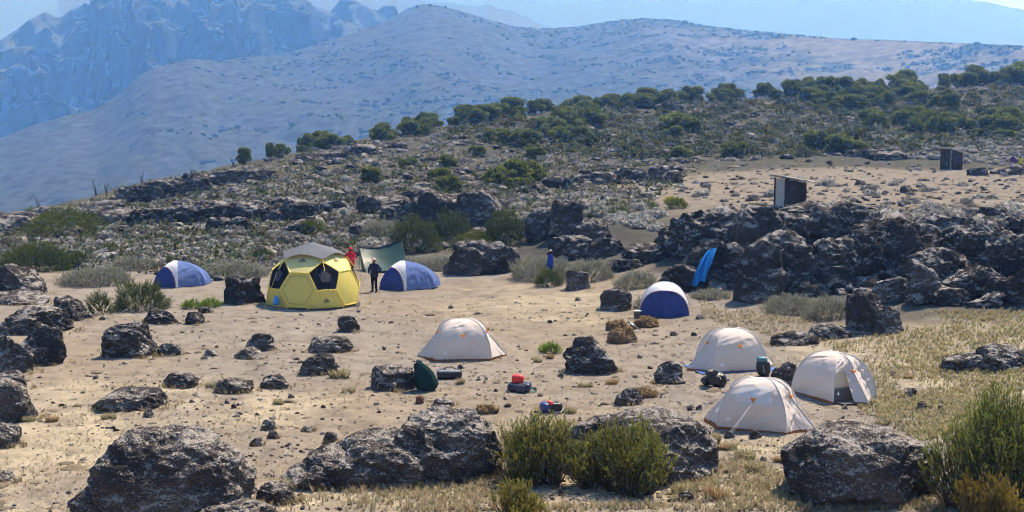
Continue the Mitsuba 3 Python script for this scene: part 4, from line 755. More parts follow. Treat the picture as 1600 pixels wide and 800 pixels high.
def arc(base, top, pw=0.85):
    base, top = np.array(base, float), np.array(top, float)
    def f(phi):
        k = np.cos(phi) ** pw; p = top + (base - top) * k[..., None]; p[..., 2] = base[2] + (top[2] - base[2]) * np.sin(phi); return p
    return f
def blue_tent(px, py, rz, label, sc, L0=1.45, seed=9):
    """A two pole dome: a dark door end under a leaning hoop, a white band that fans out over the top, a blue tail running down to the ground."""
    key = thing('tent', label, 'tent'); q, _ = spot(px, py); H, w = 1.42, 1.05
    front, apex = (0.80, 0, 1.12), (0.05, 0, H); BLUE, DARK, WHITE, VIOLET = (0.145, 0.215, 0.46), (0.055, 0.08, 0.27), (0.80, 0.82, 0.88), (0.36, 0.37, 0.60)
    def mk(c): return lambda phi: c(phi) * sc
    D, G = mk(arc((L0, 0, 0.02), front, 1.6)), mk(arc((-1.95, 0, 0.05), apex, 1.35))
    A, B, E = [[mk(arc((x, sy * ww, 0.02), t, pw)) for sy in (1, -1)] for x, ww, t, pw in ((0.52, w, front, 0.8), (0.40, w, apex, 0.8), (-1.30, 0.74 * w, apex, 1.15))]
    for i, sy in enumerate((1, -1)):
        for name, ca, cb, col, sag in (('door_panel', D, A[i], DARK, 0.06), ('white_band', A[i], B[i], WHITE, 0.0), ('side_panel', B[i], E[i], BLUE, 0.03), ('tail_panel', E[i], G, BLUE, 0.05)):
            fn = panel_fn(ca, cb, sag, seed * 10 + i, 0.012 if name == 'white_band' else 0.02); m = patch(fn, 0, 1, 0.0, math.pi / 2, 34, 36)
            if name == 'white_band': m = patch(lambda s, p: ca(p) * (1 - s[..., None]) + cb(p) * s[..., None] + np.array([0, 0, 0.04]) * (np.sin(s * math.pi) * np.sin(p))[..., None], 0, 1, 0, math.pi / 2, 16, 30)
            put(key, name, m, q, rz, 'fabric_bsdf', np.array(col), True)
        put(key, 'pole_sleeve', tube(A[i](np.linspace(0, math.pi / 2, 20)) * [1.005, 1.012, 1.006], 0.018, 5), q, rz, 'satin_bsdf', (0.50, 0.30, 0.30), True)
        put(key, 'pole_sleeve', tube(B[i](np.linspace(0, math.pi / 2, 20)) * [1.0, 1.012, 1.008], 0.014, 5), q, rz, 'satin_bsdf', (0.75, 0.77, 0.84), True)
        p = E[i](np.array([0.8]))[0]; put(key, 'guy_line', tube([p, p * [1.15, 2.0, 0]], 0.008, 4), q, rz, 'satin_bsdf', (0.7, 0.7, 0.7))
    # a pale crumpled patch of loose fabric low on the door
    if L0 < 1.2: return key
    fl = panel_fn(D, A[1], 0.06, seed * 10 + 1, 0.02); put(key, 'door_flap', patch(lambda s, p: fl(s, p) * [1.02, 1.02, 1.0], 0.15, 0.75, 0.02, 0.34, 16, 10), q, rz, 'fabric_bsdf', (0.30, 0.36, 0.62), True, 'paler loose flap low on the door')
    return key
blue_tent(279, 446, math.radians(212), 'blue and white dome tent on the heath at the far left', 0.92, seed=9)
blue_tent(634, 452, math.radians(206), 'blue tent with a white band beside the standing person', 1.0, seed=10)
blue_tent(1038, 492, math.radians(-97), 'blue tent with a white hood facing the camera in front of the outcrop', 1.04, 1.05, seed=11)

# the yellow geodesic mess tent
def geodesic(px, py, label):
    key = thing('dome_tent', label, 'tent'); q, _ = spot(px, py); R, cut = 2.22, -0.22
    face_az = math.atan2(-q[1], -q[0])                                   # towards the camera
    g = (1 + 5 ** 0.5) / 2; ico = np.array([(0, a, b * g) for a in (-1, 1) for b in (-1, 1)] + [(a, b * g, 0) for a in (-1, 1) for b in (-1, 1)] + [(b * g, 0, a) for a in (-1, 1) for b in (-1, 1)], float)
    ico /= np.linalg.norm(ico[0]); z = ico[0]; y = ico[np.argsort(-(ico @ z))[1]]; y = y - z * (y @ z); y /= np.linalg.norm(y); x = np.cross(y, z)
    ico = ico @ np.stack([y, np.cross(z, y), z], 1)                      # a vertex on top, the ring's first at azimuth 0
    t = face_az + math.radians(16); ct, st = math.cos(t), math.sin(t); ico = ico @ np.array([[ct, st, 0], [-st, ct, 0], [0, 0, 1]])
    D = np.linalg.norm(ico[:, None] - ico[None], axis=-1); e = D[D > 0.01].min() * 1.01
    nb = [[j for j in range(12) if j != i and D[i, j] < e] for i in range(12)]
    def order(pts, n):
        c = pts.mean(0); u = pts[0] - c; u -= n * (u @ n); u /= np.linalg.norm(u); w = np.cross(n, u); return pts[np.argsort(np.arctan2((pts - c) @ w, (pts - c) @ u))]
    faces = [('pent', i, order(np.array([ico[i] + (ico[j] - ico[i]) / 3 for j in nb[i]]), ico[i])) for i in range(12)]
    for i in range(12):
        for j in nb[i]:
            for k in nb[i]:
                if i < j < k and D[j, k] < e:
                    c = (ico[i] + ico[j] + ico[k]); c /= np.linalg.norm(c)
                    faces.append(('hex', 0, order(np.array([ico[a] + (ico[b] - ico[a]) * s for a, b in ((i, j), (j, k), (k, i)) for s in (1 / 3, 2 / 3)]), c)))
    sc = R / np.linalg.norm(faces[0][2][0]); at = q + [0, 0, -cut * R]
    def clip(P):
        out = []
        for a, b in zip(P, np.roll(P, -1, 0)):
            if a[2] >= cut * R: out.append(a)
            if (a[2] - cut * R) * (b[2] - cut * R) < 0: out.append(a + (b - a) * (cut * R - a[2]) / (b[2] - a[2]))
        return np.array(out)
    def fan(P, bulge=0.5, rings=7, per=8, scale=1.0, off=0.0):
        c = P.mean(0); edge = np.vstack([P[i] + (P[(i + 1) % len(P)] - P[i]) * s for i in range(len(P)) for s in np.arange(per)[:, None] / per]); n = len(edge)
        v = [c[None]] + [c + (edge - c) * (k / rings) * scale for k in range(1, rings + 1)]; v = np.vstack(v)
        on = v / np.linalg.norm(v, axis=1, keepdims=True) * R * 1.0; low = v[:, 2:] < cut * R + 0.02; v = np.where(low, v, v + (on - v) * bulge)
        v = v + v / np.linalg.norm(v, axis=1, keepdims=True) * (off + 0.012 * (meshkit.fbm(v * 3, 3, 4)[:, None] - 0.5))
        f = [[0, 1 + i, 1 + (i + 1) % n] for i in range(n)]
        for k in range(rings - 1):
            a = 1 + k * n + np.arange(n); b = 1 + k * n + (np.arange(n) + 1) % n; f += np.vstack([np.stack([a, a + n, b + n], 1), np.stack([a, b + n, b], 1)]).tolist()
        return v, np.array(f)
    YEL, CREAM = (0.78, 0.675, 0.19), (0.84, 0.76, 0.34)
    edges = set(); cam = np.array([math.cos(face_az), math.sin(face_az), 0])
    def mark(n, h, wide, name, col, lab, squash=1.0):                   # a flat three peaked emblem on the skin at direction n
        up = np.array([0, 0, 1.0]) - n * n[2]; up /= np.linalg.norm(up); rt = np.cross(up, n); pts, fs = [], []
        for k, (cx, hh, ww) in enumerate(((0, 1, 0.30), (-0.3, 0.62, 0.26), (0.3, 0.62, 0.26))):
            pts += [rt * wide * (cx - ww), rt * wide * (cx + ww), rt * wide * cx + up * h * hh]; fs.append([3 * k, 3 * k + 1, 3 * k + 2])
        b = len(pts); pts += [-rt * wide * .55 - up * h * .35, rt * wide * .55 - up * h * .35, rt * wide * .55 - up * h * .18, -rt * wide * .55 - up * h * .18]; fs += [[b, b + 1, b + 2], [b, b + 2, b + 3]]
        return np.array(pts), np.array(fs)
    for kind, i, P in faces:
        P = P * sc; cz = P.mean(0)
        if cz[2] < cut * R * 1.6 or len(clip(P)) < 3: continue
        Q = clip(P); n = cz / np.linalg.norm(cz); m = fan(Q)
        if kind == 'pent' and 0.1 < n[2] < 0.9:
            k = put(key, 'window_panel', m, at, 0, 'vc_bsdf', (0.014, 0.014, 0.020), True, 'black pentagonal window panel')
            w = fan(Q, 0.5, 4, 6, 0.40, 0.02); kk = k + '__pane'
            scene[kk] = mikit.ply((w[0] + at, w[1]), 'vc_bsdf', smooth=True, color=flat_color(w, (0.075, 0.075, 0.085)))
            for a, b in zip(Q, np.roll(Q, -1, 0)): pass
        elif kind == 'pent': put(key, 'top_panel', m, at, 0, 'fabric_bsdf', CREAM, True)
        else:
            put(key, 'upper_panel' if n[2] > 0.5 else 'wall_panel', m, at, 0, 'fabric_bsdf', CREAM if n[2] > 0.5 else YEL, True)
            if n[2] > 0.5 and n @ cam > 0: mv, mf = mark(n, 0.20, 0.30, '', 0, ''); put(key, 'emblem', (mv + n * (R * 0.985 + 0.02) - (np.array([0, 0, 1.0]) - n * n[2]) * 0.22, mf), at, 0, 'satin_bsdf', (0.10, 0.10, 0.09), False, 'small dark peaked emblem')
            if n[2] < 0.5 and n @ cam > 0.86 and (np.cross(cam, n)[2] < 0):
                e1 = fan(Q, 0.5, 1, 8, 0.80, 0.02)[0][1:]; put(key, 'door_zip', tube(np.vstack([e1, e1[:1]]), 0.012, 4), at, 0, 'satin_bsdf', (0.35, 0.27, 0.05), False, 'hexagonal door outline')
        for a, b in zip(Q, np.roll(Q, -1, 0)):
            kk = tuple(sorted([tuple(np.round(a, 2)), tuple(np.round(b, 2))]))
            if kk in edges or max(a[2], b[2]) < cut * R + 0.02: continue
            edges.add(kk); s = np.linspace(0, 1, 6)[:, None]; v = a + (b - a) * s; v = v + (v / np.linalg.norm(v, axis=1, keepdims=True) * R - v) * 0.5
            put(key, 'pole_sleeve', tube(v * 1.006, 0.028, 6), at, 0, 'satin_bsdf', (0.80, 0.62, 0.10), True)
    # emblem under the right hand window, towards the camera
    a = t; n = np.array([math.cos(a), math.sin(a), -0.02]); mv, mf = mark(n, 0.17, 0.26, '', 0, ''); put(key, 'emblem', (mv + n * (R * 0.965) + [0, 0, -0.10], mf), at, 0, 'satin_bsdf', (0.10, 0.10, 0.09), False, 'small dark peaked emblem')
    sk = np.linspace(0, 2 * math.pi, 60); rim = np.stack([np.cos(sk), np.sin(sk)], 1) * R * 0.965
    v = np.vstack([np.column_stack([rim, np.full(60, cut * R + 0.03)]), np.column_stack([rim * 1.03, np.full(60, cut * R - 0.04)])]); i = np.arange(59); put(key, 'hem', (v, np.vstack([np.stack([i, i + 60, i + 61], 1), np.stack([i, i + 61, i + 1], 1)])), at, 0, 'satin_bsdf', (0.03, 0.03, 0.03), False, 'black skirt along the ground')
    # grey cap
    A, Rr = np.meshgrid(np.linspace(0, 2 * math.pi, 71), np.linspace(0, 1, 14), indexing='ij'); ph = ((A - t) / (2 * math.pi / 5)) % 1.0; bow = np.cos(math.pi / 5) / np.cos((ph - 0.5) * 2 * math.pi / 5)
    ext = 0.71 * R * (1 - 0.16 * np.sin(ph * math.pi)); rad = Rr * ext; zc = 0.35 * np.sqrt(np.clip((R * 1.05) ** 2 - rad ** 2, 0, None)) + 0.65 * R * (1.06 - 0.285 * Rr) + 0.09 * np.sin(ph * math.pi) * Rr ** 2 - 0.02 * np.cos(ph * 2 * math.pi) * Rr + 0.06
    v = np.stack([rad * np.cos(A), rad * np.sin(A), zc], -1).reshape(-1, 3); put(key, 'roof_cap', (v, grid_faces(71, 14)), at, 0, 'vc_bsdf', (0.15, 0.165, 0.19), True, 'grey rain cap over the top')
    for k in range(5):
        a = t + k * 2 * math.pi / 5; d = np.array([math.cos(a), math.sin(a), 0]); c0 = d * 0.71 * R + [0, 0, 0.35 * math.sqrt((R * 1.05) ** 2 - (0.71 * R) ** 2) + 0.65 * R * 0.775]
        put(key, 'cap_strap', tube([c0, c0 + d * 0.12 - [0, 0, 0.16], d * R * 0.86 + [0, 0, R * 0.56]], 0.022, 5), at, 0, 'satin_bsdf', (0.85, 0.60, 0.06), True)
    for da in (88, -128, 160, -56):
        a = t + math.radians(da - 16 + 0); d = np.array([math.cos(a), math.sin(a), 0]); put(key, 'guy_line', tube([d * R * 0.9 + [0, 0, R * 0.52], d * (R * 1.22) + [0, 0, cut * R]], 0.013, 4), at, 0, 'satin_bsdf', (0.80, 0.45, 0.05))
    return at, R, t
at, R, t = geodesic(490, 476, 'yellow geodesic dome tent with black pentagon windows and a grey cap')
# blue bag hung in front of the left window
a = t - math.radians(62); d = np.array([math.cos(a), math.sin(a), 0]); p = at + d * (R * 1.06) + [0, 0, -0.12]
v, f = mani(blunt(0.13, 0.13, 0.22, 0.4)); v = v * (1 + 0.5 * (meshkit.fbm(v * 9, 3, 8)[:, None] - 0.5)); v[:, :2] *= np.clip(1 - (v[:, 2:] - 0.02) * 2.2, 0.25, 1.1)
key = thing('hanging_bag', 'small bright blue bag hanging in front of the left window of the yellow tent', 'bag'); put(key, 'sack', (v, f), p, 0, 'satin_bsdf', (0.03, 0.25, 0.72), True); put(key, 'cord', tube([[0, 0, 0.18], -d * 0.05 + [0.25, 0.3, 0.98]], 0.012, 4), p, 0, 'satin_bsdf', (0.7, 0.7, 0.7))

# dark green tarp pitched as a lean-to behind
key = thing('tarp_shelter', 'dark green tarp pitched as a sloping screen behind the yellow dome tent', 'tarp'); q, s = spot(596, 424)
S, U = np.meshgrid(np.linspace(0, 1, 30), np.linspace(0, 1, 24), indexing='ij')
tl, tr, br, bl = np.array([-1.35, 1.0, 1.30]), np.array([1.05, 1.2, 1.66]), np.array([1.45, -0.35, 0.30]), np.array([-0.75, -1.1, 0.0])
v = (tl * (1 - S[..., None]) + tr * S[..., None]) * (1 - U[..., None]) + (bl * (1 - S[..., None]) + br * S[..., None]) * U[..., None]; v[..., 2] -= 0.22 * np.sin(S * math.pi) * (1 - U) ** 2 + 0.18 * np.sin(U * math.pi) * np.sin(S * math.pi) - 0.05 * (meshkit.fbm(np.stack([S * 5 + U * 3, U * 7, 0 * S], -1), 3, 3) - 0.5)
put(key, 'sheet', (v.reshape(-1, 3), grid_faces(30, 24)), q, 0, 'satin_bsdf', (0.02, 0.06, 0.05), True); put(key, 'ridge_hem', tube(v[:, 0] + [0, 0, 0.02], 0.045, 6), q, 0, 'satin_bsdf', (0.02, 0.03, 0.03), True)
w = v.copy(); sl = np.stack([v[0], v[0] * 0 + np.array([-1.2, 0.6, 0.0])], 1); sl[:, 1] += np.linspace(0, 1, 24)[:, None] * [0.5, -1.3, 0]
put(key, 'side_flap', (sl.reshape(-1, 3), grid_faces(24, 2)), q, 0, 'satin_bsdf', (0.025, 0.06, 0.05), False, 'dark side flap of the tarp')
for a, b in ((tl, (-1.4, 1.05, -0.1)), (tr, (1.1, 1.25, -0.1)), (tr, (1.55, 0.2, -0.1))): put(key, 'pole', tube([a + [0, 0, 0.03], np.array(b)], 0.025, 6), q, 0, 'satin_bsdf', (0.06, 0.09, 0.07))

# ---------------------------------------------------------------- people
def chain(js):
    """Hulls of spheres along the bones: a list of ((x, y, z, r), (x, y, z, r))."""
    out = []
    for a, b in js: out.append(m3.Manifold.batch_hull([m3.Manifold.sphere(p[3], 14).translate(tuple(map(float, p[:3]))) for p in (a, b)]))
    return m3.Manifold.batch_boolean(out, m3.OpType.Add)
def soft(m, edge=0.025, n=8):
    v, f = mani(m.refine_to_length(edge)); t = trimesh.Trimesh(v, f, process=True); trimesh.smoothing.filter_taubin(t, iterations=n); return np.array(t.vertices), np.array(t.faces)
def person(px, py, face, label, jacket, trousers, skin=(0.10, 0.06, 0.04), cap=None, hood=False, pose='stand', height=1.72, skirt=False):
    """Stands with feet at the pixel, looking along the angle face (degrees, 0 = +x). Local: x forward, y to the left."""
    key = thing('person', label, 'person'); q, _ = spot(px, py); rz = math.radians(face); k = height / 1.72
    arms = {'stand': [(0.04, 0.27, 1.12), (0.10, 0.28, 0.86)], 'hips': [(-0.06, 0.36, 1.14), (0.12, 0.24, 0.98)], 'front': [(0.10, 0.25, 1.14), (0.30, 0.12, 1.10)]}[pose]
    body, coat = [], []
    neck, head = (0.01, 0, 1.44, 0.055), (0.02, 0, 1.60, 0.088)
    body += [(neck, (0.02, 0, 1.52, 0.055)), (head, (0.035, 0, 1.56, 0.075)), ((0.10, 0, 1.585, 0.014), (0.115, 0, 1.567, 0.018)), ((0.10, -0.02, 1.53, 0.014), (0.10, 0.02, 1.53, 0.014)), ((0.06, 0, 1.515, 0.035), (0.03, 0, 1.56, 0.06)), (neck, (0, 0, 1.30, 0.09))]
    for s in (1, -1):
        body += [((0.01, s * 0.092, 1.58, 0.022), (0.005, s * 0.096, 1.61, 0.026)), ((0.088, s * 0.034, 1.612, 0.016), (0.09, s * 0.036, 1.612, 0.014))]
        sh, el, wr = np.array([0, s * 0.19, 1.38]), np.array(arms[0]) * [1, s, 1], np.array(arms[1]) * [1, s, 1]; d = wr - el; d /= np.linalg.norm(d); sd = np.cross(d, [1, 0, 0.2]); sd /= np.linalg.norm(sd)
        body += [((*sh, 0.05), (0, 0, 1.36, 0.08)), ((*sh, 0.05), (*el, 0.042)), ((*el, 0.042), (*wr, 0.028)), ((*wr, 0.026), (*(wr + d * 0.09), 0.028))]
        fw = np.cross(sd, d)
        for j, ln in enumerate((0.070, 0.082, 0.076, 0.058)):
            r0 = wr + d * 0.09 + fw * (0.026 - 0.018 * j); body += [((*r0, 0.0095), (*(r0 + d * ln * 0.55 + sd * 0.008 * s), 0.009)), ((*(r0 + d * ln * 0.55 + sd * 0.008 * s), 0.009), (*(r0 + d * ln + sd * 0.03 * s), 0.0075))]
        body += [((*(wr + d * 0.03 + fw * 0.025), 0.012), (*(wr + d * 0.075 + fw * 0.055), 0.009))]
        coat += [((*sh, 0.075), (*el, 0.062)), ((*el, 0.062), (*(wr - d * 0.02), 0.046)), ((*sh, 0.07), (0, 0, 1.38, 0.10))]
        coat += [((0, s * 0.10, 1.28, 0.125), (0, s * 0.09, 1.06, 0.115)), ((0, s * 0.09, 1.06, 0.115), (0, s * 0.10, 0.84, 0.125))]
    coat += [((0, -0.1, 1.28, 0.12), (0, 0.1, 1.28, 0.12)), ((0, -0.09, 0.86, 0.12), (0, 0.09, 0.86, 0.12)), ((0, -0.09, 1.06, 0.115), (0, 0.09, 1.06, 0.115)), ((0, 0, 1.40, 0.085), (0, 0, 1.44, 0.075))]
    legs, shoes = [], []
    for s in (1, -1):
        hip, kn, an = (0, s * 0.09, 0.88, 0.10), (0.02 + 0.02 * s, s * 0.115, 0.48, 0.072), (0.02 * s - 0.01, s * 0.13, 0.09, 0.055)
        legs += [(hip, kn), (kn, an), (hip, (0, 0, 0.86, 0.10))]; shoes += [((an[0] - 0.03, an[1], 0.045, 0.045), (an[0] + 0.14, an[1] + s * 0.02, 0.035, 0.038))]
        body += [((0, s * 0.09, 0.88, 0.09), (kn[0], kn[1], 0.48, 0.055)), ((kn[0], kn[1], 0.48, 0.055), (an[0], an[1], 0.06, 0.04)), ((0, s * 0.09, 0.88, 0.09), (0, 0, 1.3, 0.1))]
    if skirt: legs = [((0, 0.06, 0.9, 0.12), (0, 0.10, 0.25, 0.14)), ((0, -0.06, 0.9, 0.12), (0, -0.10, 0.25, 0.14)), ((0, 0.10, 0.25, 0.14), (0, -0.10, 0.25, 0.14)), ((0, 0.06, 0.9, 0.12), (0, -0.06, 0.9, 0.12))]
    for name, js, col, ed in (('body', body, skin, 0.022), ('jacket', coat, jacket, 0.04), ('trousers' if not skirt else 'skirt', legs, trousers, 0.045), ('shoes', shoes, (0.03, 0.028, 0.026), 0.04)):
        v, f = soft(chain(js), ed, 4 if name == 'body' else 10); v = v * k
        if name in ('jacket', 'trousers'): v = v + trimesh.Trimesh(v, f, process=False).vertex_normals * (0.018 * (meshkit.fbm(v * [9, 9, 14], 3, 2)[:, None] - 0.5))
        put(key, name, (v, f), q, rz, 'vc_bsdf', col, True)
    hat = m3.Manifold.sphere(0.104, 28).translate((0.005, 0, 1.615)).trim_by_plane((-0.25, 0, 1), 1.60)
    if hood: hat = m3.Manifold.sphere(0.125, 28).scale((1, 0.95, 1.08)).translate((-0.02, 0, 1.60)) - m3.Manifold.sphere(0.085, 20).scale((1.4, 0.9, 1.1)).translate((0.11, 0, 1.57)) + chain([((-0.03, 0, 1.50, 0.10), (-0.01, 0, 1.42, 0.11))])
    elif cap: hat = hat + m3.Manifold.cylinder(0.012, 0.085, 0.085, 24).scale((1.2, 0.9, 1)).translate((0.09, 0, 1.615))
    if cap or hood: v, f = soft(hat, 0.02, 4); put(key, 'hood' if hood else 'cap', (v * k, f), q, rz, 'vc_bsdf', jacket if hood else cap, True)
    else:
        v, f = soft(m3.Manifold.sphere(0.098, 28).translate((-0.012, 0, 1.615)).trim_by_plane((-0.5, 0, 1), 1.44), 0.02, 4); put(key, 'hair', (v * k, f), q, rz, 'vc_bsdf', (0.012, 0.01, 0.01), True)
    return key
person(585, 457, -120, 'person in a navy jacket, dark trousers and pale pink cap standing by the blue tent', (0.022, 0.028, 0.065), (0.016, 0.016, 0.018), cap=(0.75, 0.55, 0.55), pose='hips')
person(548, 437, -100, 'person in a red hooded jacket standing behind the yellow dome tent', (0.62, 0.03, 0.05), (0.03, 0.03, 0.035), hood=True, pose='front')
person(860, 441, -170, 'person in a bright blue jacket and pale cap standing in the sage scrub', (0.02, 0.05, 0.32), (0.05, 0.06, 0.07), cap=(0.5, 0.47, 0.42))
person(1582, 266, -120, 'far person in a purple top and pale skirt at the right edge of the plateau', (0.10, 0.04, 0.18), (0.55, 0.50, 0.62), skirt=True, height=1.6)
person(1594, 268, -60, 'far person in a yellow top behind the rock at the right edge of the plateau', (0.62, 0.45, 0.04), (0.05, 0.05, 0.06), height=1.45)

# ---------------------------------------------------------------- bags and small things
def lump(a, b, c, seed, amp=0.25, r=0.35, freq=5):
    v, f = mani(blunt(a, b, c, r).refine_to_length(min(a, b, c) * 0.25)); n = v / (np.linalg.norm(v, axis=1, keepdims=True) + 1e-6); t = trimesh.Trimesh(v + n * (amp * min(a, b, c) * (meshkit.fbm(v * freq, 3, seed)[:, None] - 0.5)), f, process=True); trimesh.smoothing.filter_taubin(t, iterations=3)
    v = np.array(t.vertices); v[:, 2] -= v[:, 2].min(); return v, np.array(t.faces)
def strap(pts, w=0.02): return tube(pts, w, 5)
q, s = spot(667, 608); key = thing('sack', 'tall dark green kit sack leaning against the blocky dark rock', 'bag')
v, f = lump(0.37, 0.30, 0.46, 3, 0.5); h = v[:, 2:] / 0.92; v[:, :2] *= 1.08 - 0.55 * h ** 2; v[:, 0:1] -= 0.26 * h ** 2; put(key, 'sack', (v, f), q, 0, 'vc_bsdf', (0.012, 0.034, 0.033), True); put(key, 'neck', mani(blunt(0.10, 0.08, 0.09, 0.4).translate((-0.25, 0, 0.95))), q, 0, 'satin_bsdf', (0.03, 0.075, 0.07), True)
q, s = spot(702, 590); key = thing('duffel_bag', 'black duffel bag with a pale grey top lying before the middle beige tent', 'bag')
v, f = lump(0.44, 0.24, 0.16, 4, 0.3); c = np.where((v[:, 2:] > 0.25) & (meshkit.noise(v * 5, 2)[:, None] > 0.52), [[0.20, 0.23, 0.25]], [[0.014, 0.016, 0.024]]); put(key, 'body', (v, f), q, 0.06, 'satin_bsdf', c, True)
for x in (-0.2, 0.2): put(key, 'strap', strap([[x, -0.25, 0.05], [x, -0.22, 0.27], [x, 0.0, 0.335], [x, 0.2, 0.28]]), q, 0.06, 'satin_bsdf', (0.02, 0.02, 0.025))
put(key, 'handle', strap([[-0.2, 0, 0.33], [-0.1, 0, 0.40], [0.1, 0, 0.40], [0.2, 0, 0.33]]), q, 0.06, 'satin_bsdf', (0.02, 0.02, 0.025))
q, s = spot(812, 611); key = thing('backpack', 'navy backpack lying flat on the dirt under the red bag', 'bag'); v, f = lump(0.38, 0.27, 0.15, 5, 0.5); put(key, 'body', (v, f), q, -0.1, 'satin_bsdf', (0.018, 0.022, 0.055), True)
v, f = lump(0.16, 0.05, 0.12, 6, 0.4); put(key, 'pocket', (v + [0.05, -0.27, 0.02], f), q, -0.1, 'satin_bsdf', (0.03, 0.035, 0.08), True); put(key, 'strap', strap([[0.3, -0.1, 0.2], [0.46, -0.12, 0.14], [0.56, -0.05, 0.03], [0.42, -0.2, 0.02]], 0.03), q, -0.1, 'satin_bsdf', (0.03, 0.20, 0.22))
v, f = lump(0.20, 0.17, 0.15, 7, 0.5); solo('dry_bag', (v + q + [-0.06, 0.05, 0.26], f), 'satin_bsdf', 'bright red bag lying on top of the navy backpack', 'bag', smooth=True, color=flat_color((v, f), (0.72, 0.035, 0.035)))
q, s = spot(861, 645); key = thing('backpack', 'blue and black backpack with a red patch behind the left foreground bush', 'bag'); v, f = lump(0.34, 0.20, 0.15, 8, 0.5); c = np.where(v[:, :1] < -0.12, [[0.03, 0.05, 0.20]], [[0.014, 0.015, 0.02]]); put(key, 'body', (v, f), q, 0.35, 'satin_bsdf', c, True)
v, f = lump(0.07, 0.11, 0.06, 9, 0.4); put(key, 'pocket', (v + [-0.06, -0.08, 0.24], f), q, 0.35, 'satin_bsdf', (0.75, 0.06, 0.04), True, 'red patch on the pack'); put(key, 'strap', strap([[0.0, -0.2, 0.05], [0.2, -0.3, 0.03], [0.36, -0.15, 0.12]], 0.022), q, 0.35, 'satin_bsdf', (0.35, 0.36, 0.38))
q, s = spot(1118, 606); key = thing('kit_bag', 'big black kit bag standing before the back right beige tent', 'bag'); v, f = lump(0.30, 0.26, 0.22, 10, 0.6); put(key, 'body', (v + [0.05, 0, 0], f), q, 0.1, 'satin_bsdf', (0.012, 0.012, 0.014), True); v, f = lump(0.2, 0.16, 0.12, 11, 0.8, freq=8); put(key, 'hood', (v + [-0.14, 0, 0.34], f), q, 0.1, 'satin_bsdf', (0.014, 0.014, 0.016), True)
put(key, 'strap', strap([[0.2, -0.26, 0.1], [0.1, -0.3, 0.3], [0.05, -0.1, 0.45]]), q, 0.1, 'satin_bsdf', (0.02, 0.02, 0.022))
q, s = spot(1106, 604); key = thing('kit_bag', 'smaller crumpled black bag left of the big black kit bag', 'bag'); v, f = lump(0.17, 0.17, 0.15, 21, 0.8, freq=8); put(key, 'body', (v, f), q + [-0.05, 0, 0], 0.5, 'satin_bsdf', (0.012, 0.012, 0.014), True); put(key, 'strap', strap([[-0.1, -0.15, 0.1], [0, -0.18, 0.26], [0.1, 0, 0.3]], 0.014), q + [-0.05, 0, 0], 0.5, 'satin_bsdf', (0.02, 0.02, 0.022))
q, s = spot(1194, 588); key = thing('backpack', 'black backpack with a teal top standing upright by the back right beige tent', 'bag'); v, f = lump(0.24, 0.20, 0.27, 12, 0.35); v[:, 0] -= 0.12 * v[:, 2]; put(key, 'body', (v, f), q, 0.1, 'satin_bsdf', (0.012, 0.013, 0.017), True); v, f = lump(0.17, 0.16, 0.09, 13, 0.4); put(key, 'lid', (v + [-0.09, 0, 0.48], f), q, 0.1, 'satin_bsdf', (0.05, 0.16, 0.19), True, 'teal lid pocket')
put(key, 'strap', strap([[-0.05, -0.2, 0.1], [-0.1, -0.24, 0.35], [-0.1, -0.1, 0.52]]), q, 0.1, 'satin_bsdf', (0.2, 0.22, 0.25))
q, s = spot(996, 498); key = thing('bucket', 'small dark bucket with a pale green lid left of the tent by the outcrop', 'bucket'); m = trimesh.creation.cylinder(0.16, 0.3, sections=20); put(key, 'pail', (np.array(m.vertices) * [1, 1, 1] + [0, 0, 0.15], np.array(m.faces)), q, 0, 'satin_bsdf', (0.05, 0.055, 0.05), False); m = trimesh.creation.cylinder(0.18, 0.05, sections=20); put(key, 'lid', (np.array(m.vertices) + [0, 0, 0.328], np.array(m.faces)), q, 0, 'satin_bsdf', (0.45, 0.52, 0.42))
q, s = spot(655, 630); v, f = lump(0.10, 0.09, 0.13, 14, 0.9, freq=9); solo('stone', (v + q, f), 'vc_bsdf', 'upright reddish brown stone behind the long lichen slab', 'stone', smooth=True, color=flat_color((v, f), (0.16, 0.075, 0.05)))
# raven
q, s = spot(989, 519); key = thing('raven', 'black raven with a white nape standing on a peat mound near the blue tent', 'bird'); rz = math.radians(160)
v, f = soft(chain([((0.06, 0, 0.25, 0.075), (-0.06, 0, 0.20, 0.08)), ((-0.06, 0, 0.20, 0.08), (-0.16, 0, 0.15, 0.045)), ((0.06, 0, 0.26, 0.07), (0.13, 0, 0.34, 0.045)), ((0.13, 0, 0.34, 0.045), (0.16, 0, 0.37, 0.045))]), 0.02, 6); c = np.where((v[:, 2:] > 0.28) & (v[:, :1] < 0.13), [[0.7, 0.7, 0.7]], [[0.012, 0.012, 0.016]]); put(key, 'body', (v, f), q, rz, 'satin_bsdf', c, True)
put(key, 'beak', soft(chain([((0.19, 0, 0.37, 0.022), (0.26, 0, 0.35, 0.006))]), 0.01, 2), q, rz, 'satin_bsdf', (0.02, 0.02, 0.02), True); put(key, 'tail', mani(blunt(0.10, 0.045, 0.014).rotate((0, -18, 0)).translate((-0.25, 0, 0.115))), q, rz, 'satin_bsdf', (0.012, 0.012, 0.016), True)
for sy in (1, -1): put(key, 'wing', soft(chain([((0.04, sy * 0.065, 0.25, 0.035), (-0.12, sy * 0.06, 0.17, 0.035)), ((-0.12, sy * 0.06, 0.17, 0.035), (-0.24, sy * 0.03, 0.13, 0.012))]), 0.02, 4), q, rz, 'satin_bsdf', (0.014, 0.014, 0.02), True); put(key, 'leg', tube([[0, sy * 0.035, 0.16], [-0.01, sy * 0.035, 0.08], [0.01, sy * 0.035, 0.0], [0.06, sy * 0.035, 0.005]], 0.008, 5), q, rz, 'vc_bsdf', (0.02, 0.02, 0.02))
